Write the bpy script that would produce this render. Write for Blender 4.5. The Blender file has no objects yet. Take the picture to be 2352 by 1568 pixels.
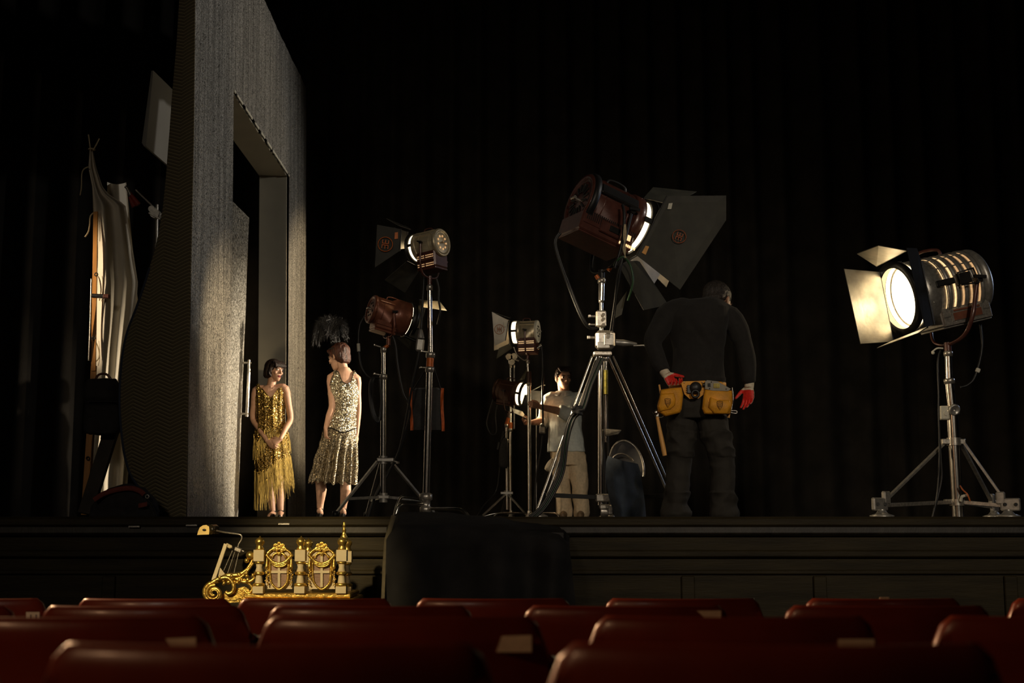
import bpy, math, random
from mathutils import Vector as V, Matrix, noise as mnoise
random.seed(7)
sc = bpy.context.scene
COL = sc.collection
F = 3000.0
TILT = math.atan(414/3000)
CT, ST = math.cos(TILT), math.sin(TILT)
CZ = 1.15                       # eye height of the camera above the house floor
STAGE = CZ + 0.035              # the stage boards
EDGE = 9.0                      # distance of the stage edge
pi = math.pi
def R(d): return math.radians(d)
def P(px, py, Y):
    u = px-1176; v = 784-py
    dy = F*CT - v*ST; dz = v*CT + F*ST
    k = Y/dy
    return V((u*k, Y, CZ+dz*k))
CAM = V((0, 0, CZ))
def px2m(Y): return Y*CT/F
def vbasis(px, py):
    r = (P(px, py, 10)-CAM).normalized()
    right = r.cross(V((0, 0, 1))).normalized()
    return right, right.cross(r), r
def adir(px, py, du, dv, phi):
    right, up, r = vbasis(px, py)
    s = (right*du-up*dv).normalized()
    return (s*math.cos(R(phi))+r*math.sin(R(phi))).normalized()
def frameM(c, X, up=V((0, 0, 1)), roll=0):
    X = V(X).normalized()
    Y = V(up).cross(X).normalized(); Z = X.cross(Y)
    m = Matrix((X, Y, Z)).transposed().to_4x4()
    m.translation = V(c)
    if roll: m = m @ Matrix.Rotation(roll, 4, 'X')
    return m
# ---------------------------------------------------------------- scene tree
WM = {}
def tag(o, label=None, cat=None, group=None, kind=None):
    if label: o['label'] = label
    if cat: o['category'] = cat
    if group: o['group'] = group
    if kind: o['kind'] = kind
    return o
def thing(name, label, cat, loc, rotz=0, group=None):
    o = bpy.data.objects.new(name, None); COL.objects.link(o)
    o.empty_display_size = .1
    o.location = loc; o.rotation_euler = (0, 0, rotz)
    WM[o.name] = Matrix.Translation(V(loc)) @ Matrix.Rotation(rotz, 4, 'Z')
    return tag(o, label, cat, group)
def put(name, me, parent=None, loc=None, label=None, cat=None, group=None, kind=None):
    """link a mesh given in world coordinates as one object"""
    o = bpy.data.objects.new(name, me); COL.objects.link(o)
    if parent is not None:
        m = WM[parent.name]; o.parent = parent
    else:
        m = Matrix.Translation(V(loc)) if loc is not None else Matrix()
        o.location = m.translation
    me.transform(m.inverted()); WM[o.name] = m.copy()
    return tag(o, label, cat, group, kind)
def copy_tree(o, parent=None):
    c = o.copy(); COL.objects.link(c)
    if parent is not None: c.parent = parent
    for ch in list(o.children): copy_tree(ch, c)
    return c
# ---------------------------------------------------------------- mesh builder
def perp(t):
    a = V((0, 0, 1)) if abs(t.z) < .9 else V((1, 0, 0))
    return a.cross(t).normalized()
class MB:
    def __init__(s, M=None):
        s.v = []; s.f = []; s.sm = []; s.mi = []; s.M = M or Matrix(); s.k = 0
    def add(s, vs, fs, smooth=True):
        b = len(s.v); M = s.M
        s.v += [M @ V(p) for p in vs]
        for f in fs:
            s.f.append([i+b for i in f]); s.sm.append(smooth); s.mi.append(s.k)
        return s
    def box(s, c, size, Rm=None, bev=.003):
        c = V(c); hx, hy, hz = (size[0]/2, size[1]/2, size[2]/2)
        b = min(bev, hx*.45, hy*.45, hz*.45)
        vs = []; idx = {}
        for sx in (-1, 1):
            for sy in (-1, 1):
                for sz in (-1, 1):
                    for a, p in (('x', (hx, hy-b, hz-b)), ('y', (hx-b, hy, hz-b)), ('z', (hx-b, hy-b, hz))):
                        idx[(sx, sy, sz, a)] = len(vs)
                        q = V((sx*p[0], sy*p[1], sz*p[2]))
                        if Rm is not None: q = Rm @ q
                        vs.append(c+q)
        fs = []
        for q in (-1, 1):
            fs.append([idx[(q, a, d, 'x')] for a, d in ((-1, -1), (1, -1), (1, 1), (-1, 1))])
            fs.append([idx[(a, q, d, 'y')] for a, d in ((-1, -1), (1, -1), (1, 1), (-1, 1))])
            fs.append([idx[(a, d, q, 'z')] for a, d in ((-1, -1), (1, -1), (1, 1), (-1, 1))])
        for a in (-1, 1):
            for d in (-1, 1):
                fs.append([idx[(a, d, -1, 'x')], idx[(a, d, 1, 'x')], idx[(a, d, 1, 'y')], idx[(a, d, -1, 'y')]])
                fs.append([idx[(a, -1, d, 'x')], idx[(a, 1, d, 'x')], idx[(a, 1, d, 'z')], idx[(a, -1, d, 'z')]])
                fs.append([idx[(-1, a, d, 'y')], idx[(1, a, d, 'y')], idx[(1, a, d, 'z')], idx[(-1, a, d, 'z')]])
        for a in (-1, 1):
            for d in (-1, 1):
                for e in (-1, 1):
                    fs.append([idx[(a, d, e, 'x')], idx[(a, d, e, 'y')], idx[(a, d, e, 'z')]])
        return s.add(vs, fs, False)
    def bar(s, p0, p1, w, h, up=V((0, 0, 1)), bev=.002):
        """rectangular bar from p0 to p1, w across, h along up"""
        p0 = V(p0); p1 = V(p1); X = (p1-p0).normalized()
        up = V(up)
        if abs(X.dot(up.normalized())) > .99: up = V((1, 0, 0))
        Y = up.cross(X).normalized(); Z = X.cross(Y)
        Rm = Matrix((X, Y, Z)).transposed()
        return s.box((p0+p1)/2, ((p1-p0).length, w, h), Rm, bev)
    def tube(s, pts, r, seg=10, closed=False, caps=True, flat=1.0, up=None):
        pts = [V(p) for p in pts]; n = len(pts)
        rs = list(r) if isinstance(r, (list, tuple)) else [r]*n
        T = []
        for i in range(n):
            a = pts[(i-1) % n] if (closed or i > 0) else pts[i]
            b = pts[(i+1) % n] if (closed or i < n-1) else pts[i]
            d = b-a
            T.append(d.normalized() if d.length > 1e-9 else V((0, 0, 1)))
        N = perp(T[0])
        if up is not None:
            u = V(up); N = (u-T[0]*u.dot(T[0])).normalized()
        vs = []
        for i in range(n):
            N = (N-T[i]*N.dot(T[i]))
            N = N.normalized() if N.length > 1e-6 else perp(T[i])
            B = T[i].cross(N)
            for k in range(seg):
                a = 2*pi*k/seg
                vs.append(pts[i]+(N*math.cos(a)*flat+B*math.sin(a))*rs[i])
        fs = []
        for i in range(n if closed else n-1):
            j = (i+1) % n
            for k in range(seg):
                k2 = (k+1) % seg
                fs.append([i*seg+k, i*seg+k2, j*seg+k2, j*seg+k])
        s.add(vs, fs)
        if caps and not closed:
            s.add(vs[:seg], [list(range(seg))[::-1]], False)
            s.add(vs[-seg:], [list(range(seg))], False)
        return s
    def cyl(s, p0, p1, r, r2=None, seg=16):
        return s.tube([p0, p1], [r, r if r2 is None else r2], seg)
    def limb(s, pts, rs, seg=14, flat=1.0, up=None):
        """closed tube with round ends (for voxel unions)"""
        pts = [V(p) for p in pts]; rs = list(rs)
        d0 = (pts[0]-pts[1]).normalized(); d1 = (pts[-1]-pts[-2]).normalized()
        A = []; RA = []
        for k in (85, 60, 30):
            A.append(pts[0]+d0*rs[0]*math.sin(R(k))*.9); RA.append(rs[0]*math.cos(R(k)))
        B = []; RB = []
        for k in (30, 60, 85):
            B.append(pts[-1]+d1*rs[-1]*math.sin(R(k))*.9); RB.append(rs[-1]*math.cos(R(k)))
        # smooth the polyline
        q = []; qr = []
        for i in range(len(pts)-1):
            for t in (0, .34, .67):
                q.append(crom(pts, i, t)); qr.append(rs[i]*(1-t)+rs[i+1]*t)
        q.append(pts[-1]); qr.append(rs[-1])
        return s.tube(A+q+B, RA+qr+RB, seg, flat=flat, up=up)
    def lathe(s, prof, p0=(0, 0, 0), ax=(0, 0, 1), seg=24, smooth=True, sharp=False):
        """prof: (radius, height along ax); consecutive rings with own vertices when sharp"""
        p0 = V(p0); ax = V(ax).normalized(); n = perp(ax); b = ax.cross(n)
        ring = lambda r, h: [p0+ax*h+(n*math.cos(2*pi*k/seg)+b*math.sin(2*pi*k/seg))*max(r, 1e-5) for k in range(seg)]
        if sharp:
            for (r0, h0), (r1, h1) in zip(prof, prof[1:]):
                s.add(ring(r0, h0)+ring(r1, h1), [[k, (k+1) % seg, seg+(k+1) % seg, seg+k] for k in range(seg)], smooth)
        else:
            vs = []; fs = []
            for r, h in prof: vs += ring(r, h)
            for i in range(len(prof)-1):
                for k in range(seg):
                    k2 = (k+1) % seg
                    fs.append([i*seg+k, i*seg+k2, (i+1)*seg+k2, (i+1)*seg+k])
            s.add(vs, fs, smooth)
        return s
    def ball(s, c, r, Rm=None, seg=16, rings=10):
        c = V(c); rr = r if isinstance(r, (tuple, list)) else (r, r, r)
        vs = []; fs = []
        for i in range(rings+1):
            th = pi*i/rings
            th = min(max(th, .02), pi-.02)
            for k in range(seg):
                a = 2*pi*k/seg
                p = V((rr[0]*math.sin(th)*math.cos(a), rr[1]*math.sin(th)*math.sin(a), rr[2]*math.cos(th)))
                vs.append(c+(Rm @ p if Rm is not None else p))
        for i in range(rings):
            for k in range(seg):
                k2 = (k+1) % seg
                fs.append([i*seg+k, (i+1)*seg+k, (i+1)*seg+k2, i*seg+k2])
        fs.append(list(range(seg))); fs.append(list(range(rings*seg, rings*seg+seg))[::-1])
        return s.add(vs, fs)
    def prism(s, poly, th, M=None):
        """polygon in local xy, extruded th along +z of M"""
        M = M or Matrix(); n = len(poly)
        a = [M @ V((p[0], p[1], 0)) for p in poly]; b = [M @ V((p[0], p[1], th)) for p in poly]
        s.add(a, [list(range(n))[::-1]], False); s.add(b, [list(range(n))], False)
        for i in range(n):
            j = (i+1) % n
            s.add([a[i], a[j], b[j], b[i]], [[0, 1, 2, 3]], False)
        return s
    def quad3(s, pts, th):
        """thin plate through 3D polygon pts"""
        pts = [V(p) for p in pts]; nrm = V((0, 0, 0)); n = len(pts)
        for i in range(n):
            a, b = pts[i], pts[(i+1) % n]
            nrm += V(((a.y-b.y)*(a.z+b.z), (a.z-b.z)*(a.x+b.x), (a.x-b.x)*(a.y+b.y)))
        nrm.normalize()
        a = [p-nrm*th/2 for p in pts]; b = [p+nrm*th/2 for p in pts]
        s.add(a, [list(range(n))[::-1]], False); s.add(b, [list(range(n))], False)
        for i in range(n):
            j = (i+1) % n
            s.add([a[i], a[j], b[j], b[i]], [[0, 1, 2, 3]], False)
        return s
    def grid(s, nu, nv, fn, closed_u=False, smooth=True):
        vs = [fn(i/(nu if closed_u else nu-1), j/(nv-1)) for j in range(nv) for i in range(nu)]
        fs = []
        for j in range(nv-1):
            for i in range(nu if closed_u else nu-1):
                i2 = (i+1) % nu
                fs.append([j*nu+i, j*nu+i2, (j+1)*nu+i2, (j+1)*nu+i])
        return s.add(vs, fs, smooth)
    def loft(s, secs, seg=28, caps=True, sq=2.0):
        """secs: (centre, xvec, yvec) half-axis vectors"""
        vs = []; n = len(secs)
        for c, x, y in secs:
            for k in range(seg):
                a = 2*pi*k/seg; ca, sa = math.cos(a), math.sin(a)
                e = 2/sq
                ca = math.copysign(abs(ca)**e, ca); sa = math.copysign(abs(sa)**e, sa)
                vs.append(V(c)+V(x)*ca+V(y)*sa)
        fs = []
        for i in range(n-1):
            for k in range(seg):
                k2 = (k+1) % seg
                fs.append([i*seg+k, i*seg+k2, (i+1)*seg+k2, (i+1)*seg+k])
        if caps:
            fs.append(list(range(seg))[::-1]); fs.append(list(range((n-1)*seg, n*seg)))
        return s.add(vs, fs)
    def torus(s, c, ax, Rr, r, seg=32, s2=8, a0=0, a1=360):
        c = V(c); ax = V(ax).normalized(); n = perp(ax); b = ax.cross(n)
        full = abs(a1-a0) >= 359.9
        m = seg if full else seg+1
        pts = [c+(n*math.cos(R(a0+(a1-a0)*k/seg))+b*math.sin(R(a0+(a1-a0)*k/seg)))*Rr for k in range(m)]
        return s.tube(pts, r, s2, closed=full)
    def mesh(s, name, mats=()):
        me = bpy.data.meshes.new(name)
        me.from_pydata([tuple(p) for p in s.v], [], s.f)
        me.polygons.foreach_set('use_smooth', s.sm)
        me.polygons.foreach_set('material_index', s.mi)
        import bmesh
        bm = bmesh.new(); bm.from_mesh(me)
        bmesh.ops.recalc_face_normals(bm, faces=bm.faces)
        bm.to_mesh(me); bm.free()
        for m in (mats if isinstance(mats, (list, tuple)) else (mats,)): me.materials.append(m)
        me.update()
        return me
    def build(s, name, mats, parent=None, **kw):
        return put(name, s.mesh(name, mats), parent, **kw)
def crom(p, i, t):
    a = p[max(i-1, 0)]; b = p[i]; c = p[i+1]; d = p[min(i+2, len(p)-1)]
    return .5*((2*b)+(c-a)*t+(2*a-5*b+4*c-d)*t*t+(-a+3*b-3*c+d)*t**3)
def curve(pts, n=6):
    pts = [V(p) for p in pts]; out = []
    for i in range(len(pts)-1):
        for k in range(n): out.append(crom(pts, i, k/n))
    out.append(pts[-1]); return out
def remesh(mb, voxel, mats, name, smooth=3, paint=None, disp=None, factor=.5):
    me = mb.mesh('tmp'); ob = bpy.data.objects.new('tmp', me); COL.objects.link(ob)
    m = ob.modifiers.new('r', 'REMESH'); m.mode = 'VOXEL'; m.voxel_size = voxel; m.use_smooth_shade = True
    if smooth:
        q = ob.modifiers.new('s', 'SMOOTH'); q.factor = factor; q.iterations = smooth
    dg = bpy.context.evaluated_depsgraph_get()
    me2 = bpy.data.meshes.new_from_object(ob.evaluated_get(dg)); me2.name = name
    bpy.data.objects.remove(ob); bpy.data.meshes.remove(me)
    me2.materials.clear()
    for mm in (mats if isinstance(mats, (list, tuple)) else (mats,)): me2.materials.append(mm)
    if disp:
        nv = [v.normal.copy() for v in me2.vertices]
        for v, n in zip(me2.vertices, nv): v.co += n*disp(v.co, n)
    if paint:
        for p in me2.polygons: p.material_index = paint(p.center, p.normal)
    me2.polygons.foreach_set('use_smooth', [True]*len(me2.polygons))
    me2.update()
    return me2
# ---------------------------------------------------------------- materials
MATS = {}
def node(nt, t, **kw):
    n = nt.nodes.new(t)
    for k, v in kw.items(): setattr(n, k, v)
    return n
def base(name):
    m = bpy.data.materials.new(name); m.use_nodes = True
    nt = m.node_tree; b = nt.nodes['Principled BSDF']
    MATS[name] = m
    return m, nt, b
def mat(name, col, rough=.5, metal=0., var=.2, scale=25., bump=0., bscale=120., coat=0., stretch=(1, 1, 1), em=None, ems=0., spec=.5, sheen=0.):
    m, nt, b = base(name); L = nt.links.new
    tc = node(nt, 'ShaderNodeTexCoord'); mp = node(nt, 'ShaderNodeMapping'); mp.inputs['Scale'].default_value = stretch
    L(tc.outputs['Object'], mp.inputs[0])
    nz = node(nt, 'ShaderNodeTexNoise'); nz.inputs['Scale'].default_value = scale; nz.inputs['Detail'].default_value = 4
    L(mp.outputs[0], nz.inputs['Vector'])
    cr = node(nt, 'ShaderNodeValToRGB')
    lo = [c*(1-var) for c in col[:3]]; hi = [min(1, c*(1+var)) for c in col[:3]]
    cr.color_ramp.elements[0].position = .3; cr.color_ramp.elements[1].position = .7
    cr.color_ramp.elements[0].color = (*lo, 1); cr.color_ramp.elements[1].color = (*hi, 1)
    L(nz.outputs[0], cr.inputs[0]); L(cr.outputs[0], b.inputs['Base Color'])
    b.inputs['Roughness'].default_value = rough; b.inputs['Metallic'].default_value = metal
    b.inputs['Specular IOR Level'].default_value = spec
    if coat: b.inputs['Coat Weight'].default_value = coat; b.inputs['Coat Roughness'].default_value = .15
    if sheen: b.inputs['Sheen Weight'].default_value = sheen
    if bump:
        n2 = node(nt, 'ShaderNodeTexNoise'); n2.inputs['Scale'].default_value = bscale; n2.inputs['Detail'].default_value = 3
        L(mp.outputs[0], n2.inputs['Vector'])
        bp = node(nt, 'ShaderNodeBump'); bp.inputs['Strength'].default_value = bump; bp.inputs['Distance'].default_value = .01
        L(n2.outputs[0], bp.inputs['Height']); L(bp.outputs[0], b.inputs['Normal'])
    if em: b.inputs['Emission Color'].default_value = (*em, 1); b.inputs['Emission Strength'].default_value = ems
    return m
def glitter(name, col, cell, tiltk, rough, metal, dark=.5, streak=None, sheen=0, streak_scale=6, thr=None, col2=None):
    """sequins: every Voronoi cell is a small mirror with its own tilt"""
    m, nt, b = base(name); L = nt.links.new
    tc = node(nt, 'ShaderNodeTexCoord')
    vo = node(nt, 'ShaderNodeTexVoronoi'); vo.inputs['Scale'].default_value = 1/cell
    L(tc.outputs['Object'], vo.inputs['Vector'])
    sub = node(nt, 'ShaderNodeVectorMath', operation='SUBTRACT'); sub.inputs[1].default_value = (.5, .5, .5)
    L(vo.outputs['Color'], sub.inputs[0])
    scl = node(nt, 'ShaderNodeVectorMath', operation='SCALE'); scl.inputs['Scale'].default_value = tiltk
    L(sub.outputs[0], scl.inputs[0])
    ge = node(nt, 'ShaderNodeNewGeometry')
    ad = node(nt, 'ShaderNodeVectorMath', operation='ADD'); L(ge.outputs['Normal'], ad.inputs[0]); L(scl.outputs[0], ad.inputs[1])
    no = node(nt, 'ShaderNodeVectorMath', operation='NORMALIZE'); L(ad.outputs[0], no.inputs[0])
    L(no.outputs[0], b.inputs['Normal'])
    sep = node(nt, 'ShaderNodeSeparateColor'); L(vo.outputs['Color'], sep.inputs[0])
    cr = node(nt, 'ShaderNodeValToRGB')
    cr.color_ramp.elements[0].color = (*[c*dark for c in (col2 or col)], 1); cr.color_ramp.elements[1].color = (*col, 1)
    L(sep.outputs[0], cr.inputs[0])
    out = cr.outputs[0]
    if streak is not None:
        mp = node(nt, 'ShaderNodeMapping'); mp.inputs['Scale'].default_value = streak
        L(tc.outputs['Object'], mp.inputs[0])
        nz = node(nt, 'ShaderNodeTexNoise'); nz.inputs['Scale'].default_value = streak_scale; nz.inputs['Detail'].default_value = 5
        L(mp.outputs[0], nz.inputs['Vector'])
        mr = node(nt, 'ShaderNodeMapRange'); mr.inputs['From Min'].default_value = .35; mr.inputs['From Max'].default_value = .6
        mr.inputs['To Min'].default_value = .6; mr.inputs['To Max'].default_value = 1.05
        L(nz.outputs[0], mr.inputs[0])
        mx = node(nt, 'ShaderNodeVectorMath', operation='SCALE'); L(out, mx.inputs[0]); L(mr.outputs[0], mx.inputs['Scale'])
        out = mx.outputs[0]
    L(out, b.inputs['Base Color'])
    b.inputs['Roughness'].default_value = rough
    if thr is not None:          # only some cells are shiny
        g = node(nt, 'ShaderNodeMath', operation='GREATER_THAN'); g.inputs[1].default_value = thr
        L(sep.outputs[1], g.inputs[0])
        mu = node(nt, 'ShaderNodeMath', operation='MULTIPLY'); mu.inputs[1].default_value = metal; L(g.outputs[0], mu.inputs[0])
        L(mu.outputs[0], b.inputs['Metallic'])
    else: b.inputs['Metallic'].default_value = metal
    return m
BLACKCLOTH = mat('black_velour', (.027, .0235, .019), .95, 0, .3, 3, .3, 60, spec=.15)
DRAPE = mat('black_drape', (.017, .0165, .0165), .9, 0, .3, 6, .25, 80, spec=.2)
APRON = mat('dark_stage_wood', (.026, .0195, .008), .6, 0, .35, 7, .15, 40, stretch=(.3, 1, 3), spec=.2)
BOARDS = mat('stage_boards', (.03, .026, .02), .5, 0, .4, 5, .1, 30, stretch=(3, .3, 1))
HOUSEFLOOR = mat('house_carpet', (.03, .012, .01), .95, 0, .3, 30, .2, 300)
CHROME = mat('chrome', (.74, .70, .63), .20, 1, .12, 40, .02, 60)
STEEL = mat('worn_steel', (.50, .46, .40), .32, .8, .3, 60, .06, 150)
DULLSTEEL = mat('dull_aluminium', (.42, .40, .36), .40, .7, .25, 30, .05, 90)
SILVER = mat('silver_lamp_shell', (.62, .52, .34), .36, .55, .15, 8, .05, 60, stretch=(1, 1, 6))
MAROON = mat('maroon_enamel', (.100, .034, .024), .34, .15, .2, 18, .06, 90, coat=.35)
BROWN = mat('brown_enamel', (.23, .078, .042), .4, .35, .2, 20, .06, 90, coat=.2)
DKBROWN = mat('dark_brown_enamel', (.07, .03, .018), .4, .3, .2, 20, .05, 90)
BLACKMETAL = mat('black_metal', (.014, .013, .012), .42, .3, .3, 20, .04, 60)
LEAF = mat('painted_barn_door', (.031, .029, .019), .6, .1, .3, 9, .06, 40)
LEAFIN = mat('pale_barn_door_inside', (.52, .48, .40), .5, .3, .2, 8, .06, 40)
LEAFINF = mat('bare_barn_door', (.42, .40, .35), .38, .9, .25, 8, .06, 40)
RUBBER = mat('black_rubber', (.012, .012, .011), .42, 0, .2, 40, .03, 200)
GREENCABLE = mat('green_cable', (.02, .07, .025), .4, 0, .2, 40)
ORANGE = mat('orange_paint', (.75, .17, .02), .5, 0, .15, 80)
STICKER = mat('orange_sticker', (.85, .22, .03), .5, 0, .1, 80)
PAPER = mat('off_white_label', (.7, .67, .55), .7, 0, .1, 90)
GREYLABEL = mat('grey_ink', (.12, .12, .11), .6, 0, .1, 90)
ORANGEWRAP = mat('orange_collar', (.55, .13, .02), .4, .2, .2, 60)
ROPE = mat('pale_rope', (.55, .45, .28), .85, 0, .3, 200, .4, 400)
def lensmat(name, col, strength):
    m, nt, b = base(name); L = nt.links.new
    tc = node(nt, 'ShaderNodeTexCoord')
    wv = node(nt, 'ShaderNodeTexVoronoi'); wv.inputs['Scale'].default_value = 60; L(tc.outputs['Object'], wv.inputs['Vector'])
    mr = node(nt, 'ShaderNodeMapRange'); mr.inputs['To Min'].default_value = strength*.8; mr.inputs['To Max'].default_value = strength*1.2
    L(wv.outputs['Distance'], mr.inputs[0])
    b.inputs['Base Color'].default_value = (*col, 1)
    b.inputs['Emission Color'].default_value = (*col, 1); L(mr.outputs[0], b.inputs['Emission Strength'])
    b.inputs['Roughness'].default_value = .2
    return m
LENS = lensmat('lit_lens', (1., .78, .46), 7.)
LENSHOT = lensmat('lit_lens_bright', (1., .80, .50), 16.)
GLOW = lensmat('lit_rim', (1., .72, .38), 3.2)
LEAK = lensmat('light_leak', (1., .66, .32), 1.1)
LEAKDIM = lensmat('dim_light_leak', (1., .60, .28), .5)
LENSF = lensmat('lit_lens_right', (1., .82, .52), 3.4)
# ================================================================ the setting
def struct(name, mb, m): return mb.build(name, m, loc=(0, 0, 0), kind='structure')
# stage boards
mb = MB(); mb.box((0, (EDGE+20)/2, STAGE-.06), (26, 20-EDGE, .12), bev=.012); struct('floor_stage', mb, BOARDS)
# front wall of the stage with moulding bands
mb = MB(); mb.box((0, EDGE+.19, CZ-.75), (26, .26, 1.5), bev=.004)
struct('trim_4', mb, APRON)
mb = MB()
mb.box((0, EDGE+.03, STAGE-.035), (26, .10, .068), bev=.016)
mb.box((0, EDGE+.045, STAGE-.105), (26, .05, .05), bev=.015)
struct('trim_1', mb, APRON)
mb = MB(); mb.box((0, EDGE+.04, STAGE-.25), (26, .045, .05), bev=.016); mb.box((0, EDGE+.05, STAGE-.375), (26, .03, .03), bev=.01)
struct('trim_2', mb, APRON)
mb = MB()
for x in (-3.9, -2.75, -.15, 1.2, 2.1, 3.4):
    mb.box((x, EDGE+.052, STAGE-.66), (.09, .03, .52), bev=.006)
struct('trim_3', mb, APRON)
# house floor, sloping down to the stage
def floorz(y): return .21-.0365*y
mb = MB()
mb.add([(-13, -2, floorz(-2)), (13, -2, floorz(-2)), (13, EDGE+.1, floorz(EDGE+.1)), (-13, EDGE+.1, floorz(EDGE+.1)),
        (-13, -2, floorz(-2)-.2), (13, -2, floorz(-2)-.2), (13, EDGE+.1, floorz(EDGE+.1)-.2), (-13, EDGE+.1, floorz(EDGE+.1)-.2)],
       [[0, 1, 2, 3], [7, 6, 5, 4], [0, 4, 5, 1], [1, 5, 6, 2], [2, 6, 7, 3], [3, 7, 4, 0]], False)
struct('floor', mb, HOUSEFLOOR)
# black curtains: back of the stage and the two side legs
SHADEDCURTAIN = mat('shaded_side_curtain', (.007, .006, .005), .95, 0, .3, 3, .3, 60, spec=.1)  # velour colour darkened to hold the left side in shade
def curtain(name, p0, p1, top, seed, pitch, amp, label, m=BLACKCLOTH):
    p0 = V(p0); p1 = V(p1); L = (p1-p0).length; d = (p1-p0)/L; nrm = V((0, 0, 1)).cross(d)
    rnd = random.Random(seed); n = int(L/.035)
    offs = []; a = 0
    for i in range(n):
        a += 2*pi*(.035/pitch)*(1+.8*mnoise.noise(V((i*.021, seed, 0))))
        offs.append((math.sin(a)*amp*(.6+.7*mnoise.noise(V((i*.013, 9, seed)))+.3), .4*amp*math.sin(2*a+1)))
    def fn(u, v):
        i = min(int(u*(n-1)+.5), n-1)
        o = offs[i][0]*(1-.35*v)+offs[i][1]*v
        q = p0+d*(L*u)+nrm*(o+.05*mnoise.noise(V((u*L*.7, v*2, seed))))
        q.z = p0.z+(top-p0.z)*v; return q
    mb = MB(); mb.grid(n, 14, fn)
    return mb.build(name, m, loc=p0, label=label, cat='curtain')
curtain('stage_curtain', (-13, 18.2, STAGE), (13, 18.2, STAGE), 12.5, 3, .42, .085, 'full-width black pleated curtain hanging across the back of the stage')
curtain('side_curtain', (-10.5, 12.2, STAGE), (-3.75, 14.6, STAGE), 12.5, 5, .40, .09, 'black side curtain hanging in the dark at stage left edge', SHADEDCURTAIN)  # drawn far in to hide the lit back curtain and keep the left dark
# ================================================================ the glittering doorway set piece
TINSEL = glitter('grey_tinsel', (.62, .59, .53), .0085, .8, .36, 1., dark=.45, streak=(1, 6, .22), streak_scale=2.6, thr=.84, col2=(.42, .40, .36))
TINSELSHADED = glitter('shaded_tinsel_door', (.42, .40, .35), .012, .9, .36, 1., dark=.40, thr=.78, col2=(.27, .25, .21))  # tinsel colour darkened, as less light falls on the leaf
REVEAL = mat('painted_plywood', (.36, .33, .25), .6, 0, .1, 2, .05, 20)
FX = -2.53; FB = -2.88
HB = STAGE; HT = CZ+5.49; OH = CZ+4.02; YN, Y1, Y2, YF = 10.28, 11.81, 14.88, 16.12
port = thing('stage_doorway', 'tall grey tinsel doorway set piece standing on the stage', 'set piece', (FX, 13, STAGE))
mb = MB()
def facegrid(y0, y1, z0, z1, ny, nz):
    def fn(u, v):
        y = y0+(y1-y0)*u; z = z0+(z1-z0)*v
        return V((FX+.012*mnoise.noise(V((y*1.3, z*.25, 2)))+.006*mnoise.noise(V((y*7, z*.8, 5))), y, z))
    mb.grid(ny, nz, fn)
facegrid(YN, Y1, HB, HT, 60, 90); facegrid(Y2, YF, HB, HT, 50, 90); facegrid(Y1, Y2, OH, HT, 100, 30)
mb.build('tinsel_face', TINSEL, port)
mb = MB()
mb.box((FB+.01, (11.2+Y1)/2, (HB+HT)/2), (.02, Y1-11.2, HT-HB)); mb.box(((FX+FB)/2, 11.21, (HB+HT)/2), (-FB+FX-.03, .02, HT-HB)); mb.box((FB+.01, (Y2+YF)/2, (HB+HT)/2), (.02, YF-Y2, HT-HB))
mb.box((FB+.01, (Y1+Y2)/2, (OH+HT)/2), (.02, Y2-Y1, HT-OH))
mb.box((FX-.06, YN+.02, (HB+HT)/2), (.10, .02, HT-HB)); mb.box(((FX+FB)/2, YF-.01, (HB+HT)/2), (-FB+FX-.03, .02, HT-HB))
mb.box(((FX+FB)/2, (11.2+YF)/2, HT-.01), (-FB+FX-.03, YF-11.2, .02))
mb.build('frame_back', BLACKMETAL, port)
mb = MB()
mb.box(((FX+FB)/2-.01, Y2-.009, (HB+OH)/2), (-FB+FX-.03, .018, OH-HB)); mb.build('door_jamb', REVEAL, port)
mb = MB(); mb.box(((FX+FB)/2-.01, Y1+.009, (HB+OH)/2), (-FB+FX-.03, .018, OH-HB)); mb.build('door_jamb', REVEAL, port)
mb = MB(); mb.box(((FX+FB)/2-.01, (Y1+Y2)/2, OH-.009), (-FB+FX-.03, Y2-Y1, .018)); mb.build('door_head', REVEAL, port)
mb = MB()
for k in range(46):            # torn bright edge under the header
    y = Y1+(Y2-Y1)*k/46
    if mnoise.noise(V((k*.4, 1, 1))) > -.12: mb.box((FX+.004, y+.03, OH-.016), (.012, .064, .02+.012*random.random()), bev=.002)
mb.build('header_edge', PAPER, port)
for ch in port.children:          # the whole piece leans a little away from the stage centre
    for v in ch.data.vertices: v.co.x -= .02*v.co.z
# the door leaf, slightly leaning, with its long pull handle
leaf = thing('door_leaf', 'grey tinsel door leaf with a long chrome pull handle', 'door', (FX-.1, 12.4, STAGE))
z1 = CZ+3.06
A = P(524, 1188, 12.0); Bq = P(546, 1188, 13.0); Cq = P(572, 500, 13.0); D = P(524, 452, 12.0)
mb = MB()
def dl(u, v):
    a = A.lerp(Bq, u); b = D.lerp(Cq, u); q = a.lerp(b, v)
    q.x += .004*mnoise.noise(V((q.y*9, q.z*2, 0))); return q
mb.grid(30, 80, dl)
mb.build('door_front', TINSELSHADED, leaf)
mb = MB(); off = V((-.045, 0, 0))
mb.add([A+off, Bq+off, Cq+off, D+off, A, Bq, Cq, D], [[0, 1, 2, 3], [0, 1, 5, 4], [1, 2, 6, 5], [2, 3, 7, 6], [3, 0, 4, 7]], False)
mb.build('door_back', REVEAL, leaf)
h0 = P(573, 833, 12.95); h1 = P(567, 950, 12.95)
mb = MB(); mb.tube([h0+V((0, 0, .03)), h1-V((0, 0, .03))], .016, 12)
mb.tube([P(553, 833, 12.95), h0+V((.02, 0, 0))], .011, 10); mb.tube([P(546, 950, 12.95), h1+V((.02, 0, 0))], .011, 10)
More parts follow.
